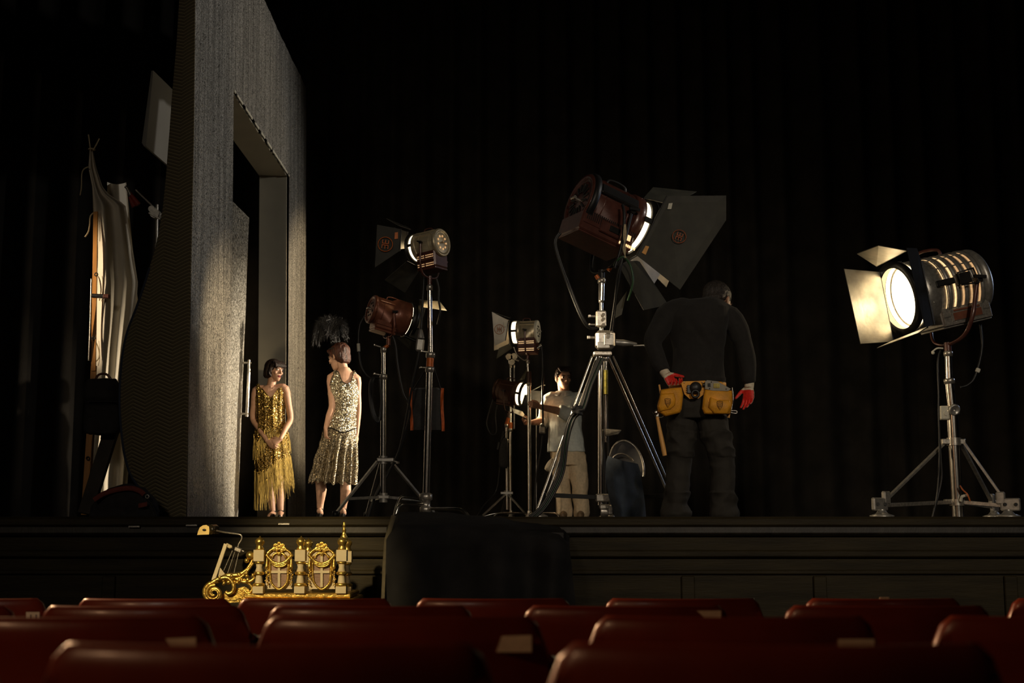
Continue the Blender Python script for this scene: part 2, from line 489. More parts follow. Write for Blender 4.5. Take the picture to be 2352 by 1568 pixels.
for p in (P(553, 833, 12.95), P(547, 950, 12.95)): mb.cyl(p-V((.02, 0, 0)), p, .022, seg=14)
mb.build('door_handle', CHROME, leaf)
# quilted moving blanket over the near end
def quilt():
    m, nt, b = base('quilted_moving_blanket'); L = nt.links.new
    tc = node(nt, 'ShaderNodeTexCoord'); sp = node(nt, 'ShaderNodeSeparateXYZ'); L(tc.outputs['UV'], sp.inputs[0])
    def M(op, a, b_=None):
        n = node(nt, 'ShaderNodeMath', operation=op)
        for i, x in enumerate((a, b_)):
            if x is None: continue
            if isinstance(x, (int, float)): n.inputs[i].default_value = x
            else: L(x, n.inputs[i])
        return n.outputs[0]
    tri = M('PINGPONG', sp.outputs[0], .115)
    s = M('ADD', sp.outputs[1], M('MULTIPLY', tri, .42))
    w = M('PINGPONG', s, .0145)
    mr = node(nt, 'ShaderNodeMapRange'); mr.inputs['From Min'].default_value = 0; mr.inputs['From Max'].default_value = .0035
    L(w, mr.inputs[0])
    cr = node(nt, 'ShaderNodeValToRGB'); cr.color_ramp.elements[0].color = (.40, .33, .18, 1); cr.color_ramp.elements[1].color = (.12, .098, .056, 1)
    L(mr.outputs[0], cr.inputs[0]); L(cr.outputs[0], b.inputs['Base Color'])
    bp = node(nt, 'ShaderNodeBump'); bp.inputs['Strength'].default_value = .55; bp.inputs['Distance'].default_value = .02
    mr2 = node(nt, 'ShaderNodeMapRange'); mr2.inputs['From Max'].default_value = .0145; L(w, mr2.inputs[0])
    L(mr2.outputs[0], bp.inputs['Height']); L(bp.outputs[0], b.inputs['Normal'])
    b.inputs['Roughness'].default_value = .85; return m
QUILT = quilt()
LE = [(-60, 420), (0, 414), (100, 408), (215, 398), (300, 392), (400, 384), (480, 376), (560, 362), (640, 338), (700, 318), (740, 302), (780, 288), (830, 281), (880, 277), (930, 276), (990, 280), (1050, 289), (1090, 300), (1130, 330), (1160, 352), (1194, 372)]
RE = [(-60, 449), (0, 449), (300, 446), (700, 438), (1194, 428)]
def interp(T, y):
    for (a, b), (c, d) in zip(T, T[1:]):
        if a <= y <= c: return b+(d-b)*(y-a)/(c-a)
    return T[-1][1]
mb = MB()
def bl(u, v):
    y = -60+1254*v; x = interp(LE, y)*(1-u)+interp(RE, y)*u
    wide = interp(RE, y)-interp(LE, y)
    dpt = 10.17+.018*mnoise.noise(V((x*.012, y*.006, 1)))*(1-u)+.34*(1-u)**1.6*min(1, wide/170)
    return P(x, y, dpt)
mb.grid(50, 130, bl)
me = mb.mesh('moving_blanket', QUILT)
uv = me.uv_layers.new(name='UV')
for l in me.loops:
    p = me.vertices[l.vertex_index].co; uv.data[l.index].uv = (p.x+6, p.z)
bk = put('moving_blanket', me, None, loc=(-2.9, 10.25, STAGE), label='olive quilted moving blanket draped down the near end of the tinsel doorway', cat='blanket')
sm = bk.modifiers.new('thick', 'SOLIDIFY'); sm.thickness = .012; sm.offset = -1
BLUEBIND = mat('navy_binding', (.02, .028, .05), .8, 0, .2, 30)
mb = MB(); mb.tube(curve([bl(0, v)+V((0, -.012, 0)) for v in [i/26 for i in range(14, 27)]], 3), .013, 8); mb.build('edge_binding', BLUEBIND, bk)

for px, py, w_, lb in ((308, 1209, 26, 'small dull metal plate let into the stage edge at far left'), (440, 1206, 26, 'small metal plate let into the stage edge under the quilted blanket'), (652, 1203, 26, 'small metal plate let into the stage edge below the woman in gold')):
    q = P(px, py, EDGE-.022); mb = MB(); mb.box(q, (w_*px2m(EDGE), .006, .012), bev=.002)
    for s in (-.35, .35): mb.cyl(q+V((s*w_*px2m(EDGE), -.002, 0)), q+V((s*w_*px2m(EDGE), -.006, 0)), .003, seg=8)
    mb.build('edge_plate', STEEL, loc=q, label=lb, cat='plate')
# ================================================================ film lamps
def emblem(c, nrm, up, r, m, parent, rot=0.):
    """ring holding an upright and an inverted three-pronged comb"""
    n = V(nrm).normalized(); u = V(up); u = (u-n*u.dot(n)).normalized(); x = u.cross(n)
    u2 = u*math.cos(rot)+x*math.sin(rot); x2 = u2.cross(n); c = V(c)+n*.003
    mb = MB(); t = r*.12
    mb.tube([c+(u2*math.cos(2*pi*k/40)+x2*math.sin(2*pi*k/40))*r for k in range(40)], t*.5, 6, closed=True, flat=1)
    def bar(a, b): mb.bar(c+x2*a[0]*r+u2*a[1]*r, c+x2*b[0]*r+u2*b[1]*r, t, .003, n, .0005)
    for s, sh in ((1, .0), (-1, -.0)):
        bar((-.48+sh, .115*s), (.48+sh, .115*s))
        for k in (-.42, 0, .42): bar((k+sh, .115*s), (k+sh, .62*s))
    return mb.build('emblem', m, parent)
def cable(name, pts, r, m, parent=None, n=6, **kw):
    mb = MB(); mb.tube(curve(pts, n), r, 8)
    return mb.build(name, m, parent, **kw)
def PP(*a): return [P(*q) for q in a]
def leaf_plate(t, pts, m, parent_name='barn_door', hinge=True, hm=BLACKMETAL, inner=None):
    mb = MB(); mb.quad3(pts, .003)
    o = mb.build(parent_name, m, t)
    if hinge:
        mb = MB(); mb.tube([pts[0], pts[1]], .006, 8); mb.build('hinge', hm, o)
    return o
CUR = [None]
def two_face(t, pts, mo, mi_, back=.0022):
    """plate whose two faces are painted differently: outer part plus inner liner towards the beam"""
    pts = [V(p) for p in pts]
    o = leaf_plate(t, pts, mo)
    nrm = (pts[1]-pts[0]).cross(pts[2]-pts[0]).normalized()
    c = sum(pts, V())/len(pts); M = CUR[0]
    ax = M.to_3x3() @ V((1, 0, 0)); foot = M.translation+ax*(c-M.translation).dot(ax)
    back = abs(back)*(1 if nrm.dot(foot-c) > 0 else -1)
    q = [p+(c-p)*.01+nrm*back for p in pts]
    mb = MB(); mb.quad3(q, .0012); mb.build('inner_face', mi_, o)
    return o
def lamp(name, label, c, d, Rr, L, shell, boxm, yoke_h, box, ringm=BLACKMETAL, ribs=0, lens=LENS, yokem=MAROON, gap=.25, group=None, capmat=None, ventmat=BLACKMETAL, perf=None, roll=0, holes=9, piv=0., ybot=None, rim=None):
    rim = rim or LENSF
    c = V(c); M = frameM(c, d, roll=roll); CUR[0] = M
    Zw = V((0, 0, 1)); Yl = (M.to_3x3() @ V((0, 1, 0)))
    bot = V(ybot) if ybot is not None else c-Zw*yoke_h
    t = thing(name, label, 'film lamp', bot, group=group)
    X = V((1, 0, 0)); h = L/2
    # shell
    mb = MB(M)
    prof = [(Rr*.94, -h), (Rr, -h+.01)]
    if ribs:
        pass
    prof += [(Rr, h*.62), (Rr*1.0, h*.62), (Rr*1.06, h*.66), (Rr*1.06, h*.98), (Rr*1.02, h), (Rr*.93, h), (Rr*.93, h-.03)]
    mb.lathe(prof, (0, 0, 0), X, 44)
    for x in (-h*.55, h*.35):
        mb.torus((x, 0, 0), X, Rr*1.0, Rr*.022, 44, 6)
    mb.build('housing', shell, t)
    # longitudinal seams / flanges
    for a in (35, 145, 62):
        mb = MB(M); q = V((0, math.cos(R(a))*Rr*1.005, math.sin(R(a))*Rr*1.005))
        mb.box(q, (L*.82, .012, .012), Matrix.Rotation(R(a), 3, 'X'), .003); mb.build('seam', shell, t)
    mb = MB(M)
    for a in range(0, 360, 30):
        q = V((h*.82, math.cos(R(a+8))*Rr*1.06, math.sin(R(a+8))*Rr*1.06)); mb.ball(q, Rr*.03, seg=8, rings=5)
    mb.build('rivet', shell, t)
    # back cap
    mb = MB(M)
    mb.lathe([(0, -h-Rr*.05), (Rr*.72, -h-Rr*.05), (Rr*.80, -h-Rr*.015), (Rr*.84, -h-Rr*.10), (Rr*.98, -h-Rr*.10), (Rr*1.04, -h-Rr*.02), (Rr*1.04, -h+Rr*.14), (Rr*.98, -h+Rr*.16)], (0, 0, 0), X, 44)
    cap = mb.build('back_cap', capmat or shell, t)
    mb = MB(M)
    for k in range(holes):
        a = 2*pi*(k+.5)/holes
        q = V((-h-Rr*.075, math.cos(a)*Rr*.48, math.sin(a)*Rr*.48))
        if ventmat is BLACKMETAL and holes > 9:
            rot = Matrix.Rotation(a, 3, 'X'); mb.box(q, (.012, Rr*.34, Rr*.075), rot, .003)
        else: mb.ball(q, (Rr*.035, Rr*.085, Rr*.085), seg=10, rings=6)
    mb.build('vent', ventmat, cap)
    mb = MB(M); mb.cyl((-h-Rr*.05, 0, 0), (-h-Rr*.3, 0, 0), Rr*.07, seg=12); mb.cyl((-h-Rr*.3, -Rr*.14, 0), (-h-Rr*.3, Rr*.14, 0), Rr*.06, seg=10); mb.build('focus_knob', STEEL, t)
    # box under the cylinder
    if box:
        bl_, bw, bh, bx = box
        mb = MB(M); mb.box((bx, 0, -Rr*.55-bh/2), (bl_, bw, bh), bev=.012)
        mb.box((bx, 0, -Rr*.55-bh-.006), (bl_*.97, bw*.92, .016), bev=.004)
        b = mb.build('lower_box', boxm, t)
        if perf is not None:
            mb = MB(M); n = max(6, int(bl_/.011)); q0 = -bl_*.40
            for s in (-1, 1):
                for row in range(6):
                    if row == 2 or row == 3: continue
                    for k in range(n):
                        if (k*2//n == 1 and k % (n//2) == 0): continue
                        mb.box((bx+q0+.8*bl_*k/(n-1), s*(bw/2+.0008), -Rr*.55-bh*(.30+.12*row)), (bl_*.8/n*.55, .003, bh*.05), bev=.0005)
            mb.build('louvre', perf, b)
        mb = MB(M)
        for s in (-1, 1): mb.bar((bx-bl_*.46, s*(bw/2+.004), -Rr*.55-bh*.58), (bx+bl_*.46, s*(bw/2+.004), -Rr*.55-bh*.58), .008, bh*.09)
        mb.build('box_rail', boxm, b)
    # lens
    mb = MB(M); mb.lathe([(Rr*.92, h-.012), (Rr*.9, h-.004), (Rr*.7, h+Rr*.05), (Rr*.4, h+Rr*.09), (0, h+Rr*.10)], (0, 0, 0), X, 40); mb.build('lens', lens, t)
    # accessory ring, held off the shell
    g = Rr*gap
    mb = MB(M); mb.lathe([(Rr*1.00, h+g), (Rr*1.10, h+g), (Rr*1.10, h+g+Rr*.16), (Rr*1.16, h+g+Rr*.16), (Rr*1.16, h+g+Rr*.22), (Rr*.96, h+g+Rr*.22)], (0, 0, 0), X, 44)
    rg = mb.build('barn_door_ring', ringm, t)
    mb = MB(M); mb.lathe([(Rr*.955, h+g+.004), (Rr*.955, h+g+Rr*.2)], (0, 0, 0), X, 44); mb.build('inner_flange', LEAFIN, rg)
    mb = MB(M); mb.lathe([(Rr*.93, h-.004), (Rr*.985, h+.002), (Rr*.985, h+g*.85), (Rr*.955, h+g)], (0, 0, 0), X, 44); mb.build('gap_glow', rim, t)  # emissive band stands in for light showing through the ring gap
    for a in (0, 90, 180, 270):
        mb = MB(M)
        q = V((0, math.cos(R(a))*Rr*1.08, math.sin(R(a))*Rr*1.08))
        mb.box(q+V((h+g*.4, 0, 0)), (g*1.4, Rr*.2, Rr*.07), Matrix.Rotation(R(a+90), 3, 'X'), .003)
        mb.build('ring_bracket', BLACKMETAL, rg)
    # yoke
    pc = c+(M.to_3x3() @ V((piv, 0, 0)))
    pa = pc+Yl*(Rr*1.16); pb = pc-Yl*(Rr*1.16); dv = bot-pc
    def side(p): return [p, p+dv*.28, p+dv*.6]
    path = side(pa)+[(pa-pc)*.72+pc+dv*.88, bot+Zw*.012, (pb-pc)*.72+pc+dv*.88]+side(pb)[::-1]
    mb = MB(); mb.tube(curve(path, 6), Rr*.055+.003, 10, flat=.6); mb.cyl(bot+Zw*.03, bot-Zw*.05, Rr*.09+.006, seg=14)
    yk = mb.build('yoke', yokem, t)
    for p, s in ((pa, 1), (pb, -1)):
        mb = MB(); mb.cyl(p-Yl*s*Rr*.14, p+Yl*s*Rr*.10, Rr*.10, seg=14)
        mb.bar(p+Yl*s*Rr*.14-M.to_3x3()@V((Rr*.2, 0, 0)), p+Yl*s*Rr*.14+M.to_3x3()@V((Rr*.2, 0, Rr*.1)), Rr*.1, Rr*.1)
        mb.build('tilt_knob', BLACKMETAL, yk)
    # carrying handle
    mb = MB(M); mb.tube(curve([(-h*.3, 0, Rr*.98), (-h*.25, 0, Rr*1.2), (0.05*L, 0, Rr*1.26), (h*.4, 0, Rr*1.2), (h*.45, 0, Rr*.98)], 5), Rr*.05, 8); mb.build('handle', yokem, t)
    return t, M, bot
def spot(c, d, energy, angle, blend=.5, size=.08, col=(1, .76, .46)):
    l = bpy.data.lights.new('lamp_beam', 'SPOT'); l.energy = energy; l.spot_size = R(angle); l.spot_blend = blend
    l.shadow_soft_size = size; l.color = col
    o = bpy.data.objects.new('lamp_beam', l); COL.objects.link(o); o.location = c
    o.rotation_euler = V(d).to_track_quat('-Z', 'Y').to_euler(); return o
# ---------------------------------------------------------------- stands
def stand(name, label, base, group=None): return thing(name, label, 'lamp stand', base, group=group)
def pole(t, p0, p1, r, m=CHROME, name='pole_section', collar=True, cm=None):
    mb = MB(); mb.tube([p0, p1], r, 18); o = mb.build(name, m, t)
    if collar:
        d = (V(p1)-V(p0)).normalized(); q = V(p1)
        mb = MB(); mb.lathe([(r*.9, -.035), (r*1.25, -.032), (r*1.3, -.01), (r*1.3, .004), (r*1.05, .01)], q, d, 18); mb.build('collar', cm or STEEL, o)
    return o
def tknob(t, p, d, r=.012, m=STEEL):
    d = V(d).normalized(); mb = MB(); mb.cyl(p, V(p)+d*.045, r*.5, seg=10); s = perp(d)
    mb.bar(V(p)+d*.05-s*.022, V(p)+d*.05+s*.022, r, r); return mb.build('knob', m, t)
def leg(t, p0, p1, w=.022, m=STEEL, foot=True, round_=False):
    mb = MB()
    if round_: mb.tube([p0, p1], w/2, 10)
    else: mb.bar(p0, p1, w, w*.7)
    o = mb.build('leg', m, t)
    if foot:
        mb = MB(); q = V(p1); mb.lathe([(.002, .034), (w*.8, .03), (w*.95, .0), (w*.7, -.012)], V((q.x, q.y, STAGE+.012)), (0, 0, 1), 12); mb.build('foot', BLACKMETAL, o)
    return o
def brace(t, p0, p1, w=.014, m=STEEL):
    mb = MB(); mb.bar(p0, p1, w*.5, w); return mb.build('brace', m, t)
def G(px, Y): # a point on the stage boards under a column of the photo
    p = P(px, 1188, Y); p.z = STAGE; return p
# ================ lamp A: silver lamp, upper left
YA = 9.85
dA = adir(985, 562, -67, 17, 35)
A_, MA, botA = lamp('fresnel_lamp', 'silver and maroon film lamp on the taller stand left of centre', P(988, 563, YA), dA, .106, .215, SILVER, MAROON, .27, (.18, .17, .135, -.01), yokem=MAROON, perf=LEAKDIM, lens=LENS, capmat=SILVER, ventmat=LEAKDIM, holes=9)
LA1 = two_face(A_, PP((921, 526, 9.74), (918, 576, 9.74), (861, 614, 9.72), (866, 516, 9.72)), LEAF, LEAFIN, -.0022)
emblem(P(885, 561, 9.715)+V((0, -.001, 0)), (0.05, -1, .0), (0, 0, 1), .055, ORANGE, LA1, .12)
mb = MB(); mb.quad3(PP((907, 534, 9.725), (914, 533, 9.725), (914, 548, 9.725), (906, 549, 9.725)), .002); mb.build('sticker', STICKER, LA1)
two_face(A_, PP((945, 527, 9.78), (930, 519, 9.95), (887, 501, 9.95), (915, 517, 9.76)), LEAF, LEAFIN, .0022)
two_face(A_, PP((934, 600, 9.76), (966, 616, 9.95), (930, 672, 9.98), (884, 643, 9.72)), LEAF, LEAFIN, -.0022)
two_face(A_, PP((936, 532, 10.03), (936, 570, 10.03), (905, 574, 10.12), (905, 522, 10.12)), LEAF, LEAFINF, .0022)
spot(MA @ V((.17, 0, 0)), adir(985, 562, -67, 50, 44), 320, 62, 1.)
SA = stand('light_stand', 'tall chrome stand with orange collar and low curved base, left of centre', G(979, YA))
g = G(979, YA); top = botA-V((0, 0, .05))
p1 = P(987, 845, YA); p2 = P(989, 812, YA)
pole(SA, P(978, 1172, YA), p1, .026); pole(SA, p1, p2, .028, ORANGEWRAP, 'orange_collar'); pole(SA, p2, top, .018)
tknob(SA, p1+V((-.02, -.02, 0)), (-1, -.3, 0)); tknob(SA, p2+V((-.02, -.02, .01)), (-1, -.2, .1))
mb = MB(); q = P(978, 1150, YA); mb.lathe([(.03, -.09), (.045, -.085), (.045, -.05), (.034, -.04), (.034, .0), (.05, .01), (.05, .05), (.03, .06)], q, (0, 0, 1), 20); mb.build('base_hub', STEEL, SA)
for pts in (PP((972, 1158, YA-.02), (930, 1158, YA-.1), (916, 1162, YA-.14), (908, 1186, YA-.16)), PP((974, 1148, YA), (934, 1141, YA+.05), (918, 1146, YA+.06), (905, 1187, YA+.07)),
            PP((985, 1168, YA-.02), (1040, 1168, YA-.2), (1062, 1171, YA-.25), (1078, 1187, YA-.28))):
    mb = MB(); mb.tube(curve(pts, 5), .0125, 10); mb.build('leg', CHROME, SA)
cb = cable('power_cable', PP((1003, 640, 9.85), (1008, 660, 9.85), (1008, 690, 9.85), (1011, 715, 9.84), (1005, 745, 9.86)), .008, RUBBER, A_)
cb = cable('power_cable', PP((974, 634, 9.85), (971, 690, 9.83), (967, 765, 9.82), (962, 815, 9.82), (948, 880, 9.85), (935, 950, 9.9), (918, 1030, 9.95), (893, 1085, 10.0), (862, 1140, 10.0), (846, 1187, 10.0)), .0085, RUBBER, A_)
mb = MB(); q = P(965, 792, 9.82); mb.box(q, (.062, .05, .10), Matrix.Rotation(.1, 3, 'Y'), .012); mb.lathe([(.03, 0), (.018, .05), (.01, .07)], q+V((.004, 0, .05)), (0, 0, 1), 12); mb.build('inline_switch', DULLSTEEL, cb)
# ================ lamp B: maroon lamp under it
YB = 10.0
dB = adir(888, 722, 100, 29, 17)
B_, MBm, botB = lamp('fresnel_lamp', 'copper brown film lamp pointing right on the shorter stand left of centre', P(893, 722, YB), dB, .108, .29, BROWN, BROWN, .19, (.18, .15, .085, -.02), yokem=BROWN, lens=LENS, capmat=BROWN, holes=8, gap=.42)
mb = MB(MBm); mb.lathe([(.109, -.0), (.13, .035), (.135, .05), (.135, .145), (.128, .15)], (0, 0, 0), (1, 0, 0), 40); mb.build('front_bell', BROWN, B_)
mb = MB(MBm); mb.lathe([(.134, .15), (.142, .152), (.142, .20), (.13, .205)], (0, 0, 0), (1, 0, 0), 40); mb.build('lens_door', BLACKMETAL, B_)
two_face(B_, PP((964, 688, 9.98), (968, 704, 10.14), (1027, 713, 10.2), (1010, 691, 10.0)), LEAF, PAPER, .0022)
two_face(B_, PP((950, 752, 9.96), (962, 755, 10.1), (956, 778, 10.12), (940, 773, 9.98)), LEAF, LEAFIN, .0022)
two_face(B_, PP((930, 772, 9.94), (958, 785, 10.05), (950, 810, 10.1), (912, 776, 9.92)), LEAF, LEAFIN, .0022)
two_face(B_, PP((962, 700, 10.18), (946, 756, 10.18), (962, 764, 10.26), (978, 706, 10.26)), LEAF, LEAF, .0022)
spot(MBm @ V((.22, 0, 0)), dB, 160, 60)
SB = stand('light_stand', 'chrome tripod stand carrying the copper brown lamp', G(880, YB))
p0 = P(880, 1152, YB); pm = P(880, 1056, YB); p1 = P(881, 862, YB); p2 = P(881, 800, YB)
pole(SB, p0, p1, .023); pole(SB, p1, p2, .017, CHROME); pole(SB, p2, botB-V((0, 0, .05)), .014, ORANGEWRAP, 'orange_collar', collar=False)
tknob(SB, p1+V((-.02, -.02, 0)), (-1, -.2, .2)); tknob(SB, p2+V((-.02, -.01, .01)), (-1, 0, .3))
mb = MB(); mb.box(pm+V((.02, 0, 0)), (.13, .07, .032), bev=.006); mb.cyl(pm-V((0, 0, .03)), pm+V((0, 0, .03)), .032); mb.build('leg_collar', DULLSTEEL, SB)
tknob(SB, pm+V((.07, -.02, 0)), (1, -.2, -.5), .016)
hub = P(881, 1141, YB)
mb = MB(); mb.cyl(hub-V((0, 0, .04)), hub+V((0, 0, .03)), .03); mb.box(hub, (.09, .06, .03), bev=.006); mb.build('brace_collar', DULLSTEEL, SB)
f1 = G(770, 9.75); f2 = G(1000, 10.4); f3 = G(842, 10.6)
for f, a in ((f1, P(867, 1059, YB)), (f2, P(900, 1062, YB+.03)), (f3, P(875, 1062, YB+.04))):
    leg(SB, a, f+V((0, 0, .02)), .026, DULLSTEEL); k = .68
    brace(SB, hub, a.lerp(f, k), .022, DULLSTEEL)
cb = cable('power_cable', PP((838, 725, 10.0), (826, 750, 10.0), (824, 800, 10.0), (832, 845, 10.0), (852, 868, 9.99), (872, 862, 9.97)), .006, RUBBER, B_)
mb = MB(); mb.cyl(P(823, 789, 10.0), P(824, 807, 10.0), .013, seg=10); mb.build('cable_connector', PAPER, cb)
cable('power_cable', PP((884, 775, 9.97), (890, 765, 9.96), (898, 765, 9.95), (908, 790, 9.95), (914, 840, 9.95), (926, 900, 9.93), (938, 926, 9.93), (940, 960, 9.95), (912, 1050, 10.0), (875, 1110, 10.05), (843, 1187, 10.1)), .009, RUBBER, B_)
mb = MB()
for k in range(4): mb.tube(curve(PP((872, 868, 9.96), (852+2*k, 872, 9.95-.01*k), (850+2*k, 920, 9.95), (860+k, 962-3*k, 9.95), (872, 965-2*k, 9.96), (876, 920, 9.96), (872, 868, 9.96)), 6), .008, 8)
mb.build('cable_coil', RUBBER, loc=P(866, 965, 9.95), label='black cable coil hanging from the stand of the copper brown lamp', cat='cable')
# gel bag with orange edges
GELBAG = mat('black_netting', (.022, .021, .02), .7, 0, .3, 60, .2, 300)
ob = thing('gel_bag', 'black hanging bag with orange edges behind the tall chrome stand', 'bag', P(982, 990, 9.98))
mb = MB()
def gb(u, v):
    x = 945+71*u; y = 893+94*v; return P(x, y, 9.99+.03*math.sin(u*pi)*-1+.008*mnoise.noise(V((u*4, v*4, 3))))
mb.grid(18, 18, gb); mb.build('bag_panel', GELBAG, ob)
ORF = mat('orange_binding', (.55, .11, .02), .6, 0, .25, 40)
for x0, x1, y0, y1 in ((941, 948, 890, 988), (1013, 1020, 891, 990)):
    mb = MB(); mb.grid(4, 24, lambda u, v: P(x0+(x1-x0)*u-2*math.sin(v*5)*.7, y0+(y1-y0)*v, 9.97+.012*math.sin(v*7+u*3))); o = mb.build('edge_binding', ORF, ob)
mb = MB(); mb.tube(PP((950, 893, 9.97), (990, 830, 9.9)), .005, 6); mb.tube(PP((1012, 893, 9.97), (992, 830, 9.9)), .005, 6); mb.build('hanging_strap', BLACKMETAL, ob)
mb = MB(); mb.box(P(981, 893, 9.985), (.235, .012, .02), bev=.004); mb.build('top_bar', BLACKMETAL, ob)
# ================ lamp C: small silver lamp, centre back
YC = 15.2
dC = adir(1212, 760, -60, 3, 12)
C_, MC, botC = lamp('fresnel_lamp', 'small silver film lamp with open barn doors facing left near the man in the shirt', P(1212, 762, YC), dC, .128, .24, SILVER, MAROON, .29, (.22, .20, .18, .0), yokem=MAROON, perf=LEAK, lens=LENS, capmat=PAPER, holes=8, gap=.4)
LC = two_face(C_, PP((1168, 736, 15.0), (1161, 782, 15.0), (1136, 794, 15.0), (1130, 716, 15.0)), LEAFIN, LEAF, .003)
emblem(P(1147, 756, 14.99), (0, -1, 0), (0, 0, 1), .055, MATS.get('faded_orange') or mat('faded_orange', (.5, .2, .1), .6), LC)
mb = MB(); mb.quad3(PP((1157, 738, 14.98), (1164, 738, 14.98), (1163, 750, 14.98), (1157, 750, 14.98)), .003); mb.build('sticker', PAPER, LC)
two_face(C_, PP((1172, 730, 15.05), (1172, 728, 15.4), (1126, 714, 15.45), (1130, 716, 15.0)), LEAF, LEAFIN, .003)
two_face(C_, PP((1168, 790, 15.05), (1178, 798, 15.35), (1140, 824, 15.35), (1146, 800, 15.0)), LEAF, LEAFIN, .003)
two_face(C_, PP((1170, 735, 15.45), (1170, 795, 15.45), (1135, 805, 15.6), (1135, 720, 15.6)), LEAF, LEAFIN, .003)
spot(MC @ V((.2, 0, 0)), dC, 260, 70)
SC_ = stand('light_stand', 'slim chrome stand gripped by the man in the shirt', G(1216, YC))
p1 = P(1215, 880, YC)
pole(SC_, P(1216, 1182, YC), p1, .022); pole(SC_, p1, botC-V((0, 0, .05)), .016); pole(SC_, p1-V((0, 0, .02)), p1+V((0, 0, .14)), .026, DKBROWN, 'brown_collar', collar=False)
mb = MB(); q = G(1216, YC); mb.lathe([(.06, .0), (.06, .015), (.03, .05), (.026, .09)], q, (0, 0, 1), 18); mb.build('base_hub', STEEL, SC_)
for a in (200, 320, 80):
    e = q+V((math.cos(R(a))*.45, math.sin(R(a))*.45, .01)); mb = MB(); mb.tube(curve([q+V((0, 0, .06)), q.lerp(e, .5)+V((0, 0, .06)), q.lerp(e, .85)+V((0, 0, .05)), e], 4), .011, 8); mb.build('leg', CHROME, SC_)
cb = cable('power_cable', PP((1238, 795, 15.15), (1244, 798, 15.15), (1247, 850, 15.15), (1246, 900, 15.12), (1247, 960, 15.1), (1247, 985, 15.1)), .011, RUBBER, C_)
mb = MB(); q = P(1246, 987, 15.1); mb.box(q, (.075, .06, .09), bev=.014); mb.lathe([(.034, 0), (.03, .02), (.012, .03)], q+V((0, 0, .045)), (0, 0, 1), 12); mb.build('inline_switch', DULLSTEEL, cb)
cable('power_cable', PP((1246, 1000, 15.1), (1241, 1040, 15.1), (1232, 1090, 15.12), (1228, 1150, 15.15), (1226, 1188, 15.2)), .009, RUBBER, C_)
cable('safety_chain', PP((1180, 797, 15.1), (1188, 815, 15.1), (1204, 827, 15.12), (1211, 823, 15.15)), .006, STEEL, C_)
mb = MB(); mb.cyl(P(1233, 800, 15.15), P(1244, 793, 15.15), .02, seg=12); mb.build('cable_gland', CHROME, C_)
# ================ lamp D: dark brown lamp, lens lit
YD = 15.6
dD = adir(1170, 902, 60, 10, -22)
D_, MD, botD = lamp('fresnel_lamp', 'small dark brown film lamp with lit lens being aimed by the man in the shirt', P(1168, 900, YD), dD, .135, .29, DKBROWN, DKBROWN, .26, (.18, .16, .08, -.02), yokem=DKBROWN, lens=LENSHOT, capmat=DKBROWN, holes=8, gap=.3)
two_face(D_, PP((1176, 937, 15.55), (1200, 945, 15.50), (1212, 962, 15.40), (1180, 948, 15.45)), LEAF, LEAFIN, .003)
two_face(D_, PP((1206, 906, 15.35), (1196, 938, 15.35), (1207, 955, 15.22), (1221, 935, 15.22), (1220, 905, 15.22)), BLACKMETAL, BLACKMETAL, .003)
two_face(D_, PP((1190, 876, 15.55), (1205, 872, 15.65), (1211, 845, 15.70), (1196, 868, 15.55)), LEAF, LEAF, .003)
spot(MD @ V((.23, 0, 0)), dD, 50, 125, .8)
SD = stand('light_stand', 'low chrome tripod stand carrying the dark brown lamp', G(1164, YD))
p0 = P(1165, 1170, YD); p1 = P(1164, 1010, YD); hub = P(1164, 1132, YD)
pole(SD, p0, p1, .021); pole(SD, p1, P(1163, 975, YD), .018); pole(SD, P(1163, 975, YD), botD-V((0, 0, .05)), .022, ORANGEWRAP, 'orange_collar', collar=False)
mb = MB(); mb.cyl(hub-V((0, 0, .03)), hub+V((0, 0, .03)), .035); mb.box(hub, (.15, .07, .03), bev=.005); mb.build('leg_collar', DULLSTEEL, SD)
for f in (G(1105, 15.3), G(1214, 15.4), G(1150, 16.2)): leg(SD, hub, f+V((0, 0, .02)), .024, DULLSTEEL)
cb = cable('power_cable', PP((1133, 916, 15.60), (1122, 950, 15.60), (1118, 975, 15.60), (1128, 997, 15.60), (1140, 992, 15.60), (1138, 955, 15.60), (1142, 930, 15.60)), .007, RUBBER, D_)
cable('power_cable', PP((1156, 990, 15.60), (1149, 1030, 15.60), (1146, 1090, 15.60), (1138, 1130, 15.60), (1112, 1160, 15.50), (1095, 1187, 15.40)), .008, RUBBER, D_)
mb = MB(); mb.cyl(P(1147, 1015, 15.58), P(1143, 1032, 15.58), .016, seg=10); mb.build('cable_connector', RUBBER, cb)
# third stand, empty, with a grip head
SG = stand('grip_stand', 'bare chrome stand with a clamp head behind the dark brown lamp', G(1174, 16.1))
pole(SG, P(1173, 1182, 16.1), P(1173, 985, 16.1), .022); pole(SG, P(1173, 985, 16.1), P(1173, 838, 16.1), .016); pole(SG, P(1173, 985, 16.1), P(1173, 970, 16.1), .027, ORANGEWRAP, 'orange_collar', collar=False)
pole(SG, P(1181, 985, 16.12), P(1181, 838, 16.12), .010, DULLSTEEL)
mb = MB(); q = P(1175, 826, 16.1)
for dx, dz in ((-.03, .03), (.03, .035), (0, -.03)): mb.cyl(q+V((dx, -.05, dz)), q+V((dx, .05, dz)), .042, seg=18)
mb.cyl(q+V((-.08, -.03, .04)), q+V((.09, -.03, -.02)), .012); mb.build('grip_head', DULLSTEEL, SG)
q = G(1174, 16.1)
mb = MB(); mb.lathe([(.05, 0), (.05, .02), (.028, .05), (.026, .1)], q, (0, 0, 1), 16); mb.build('base_hub', STEEL, SG)
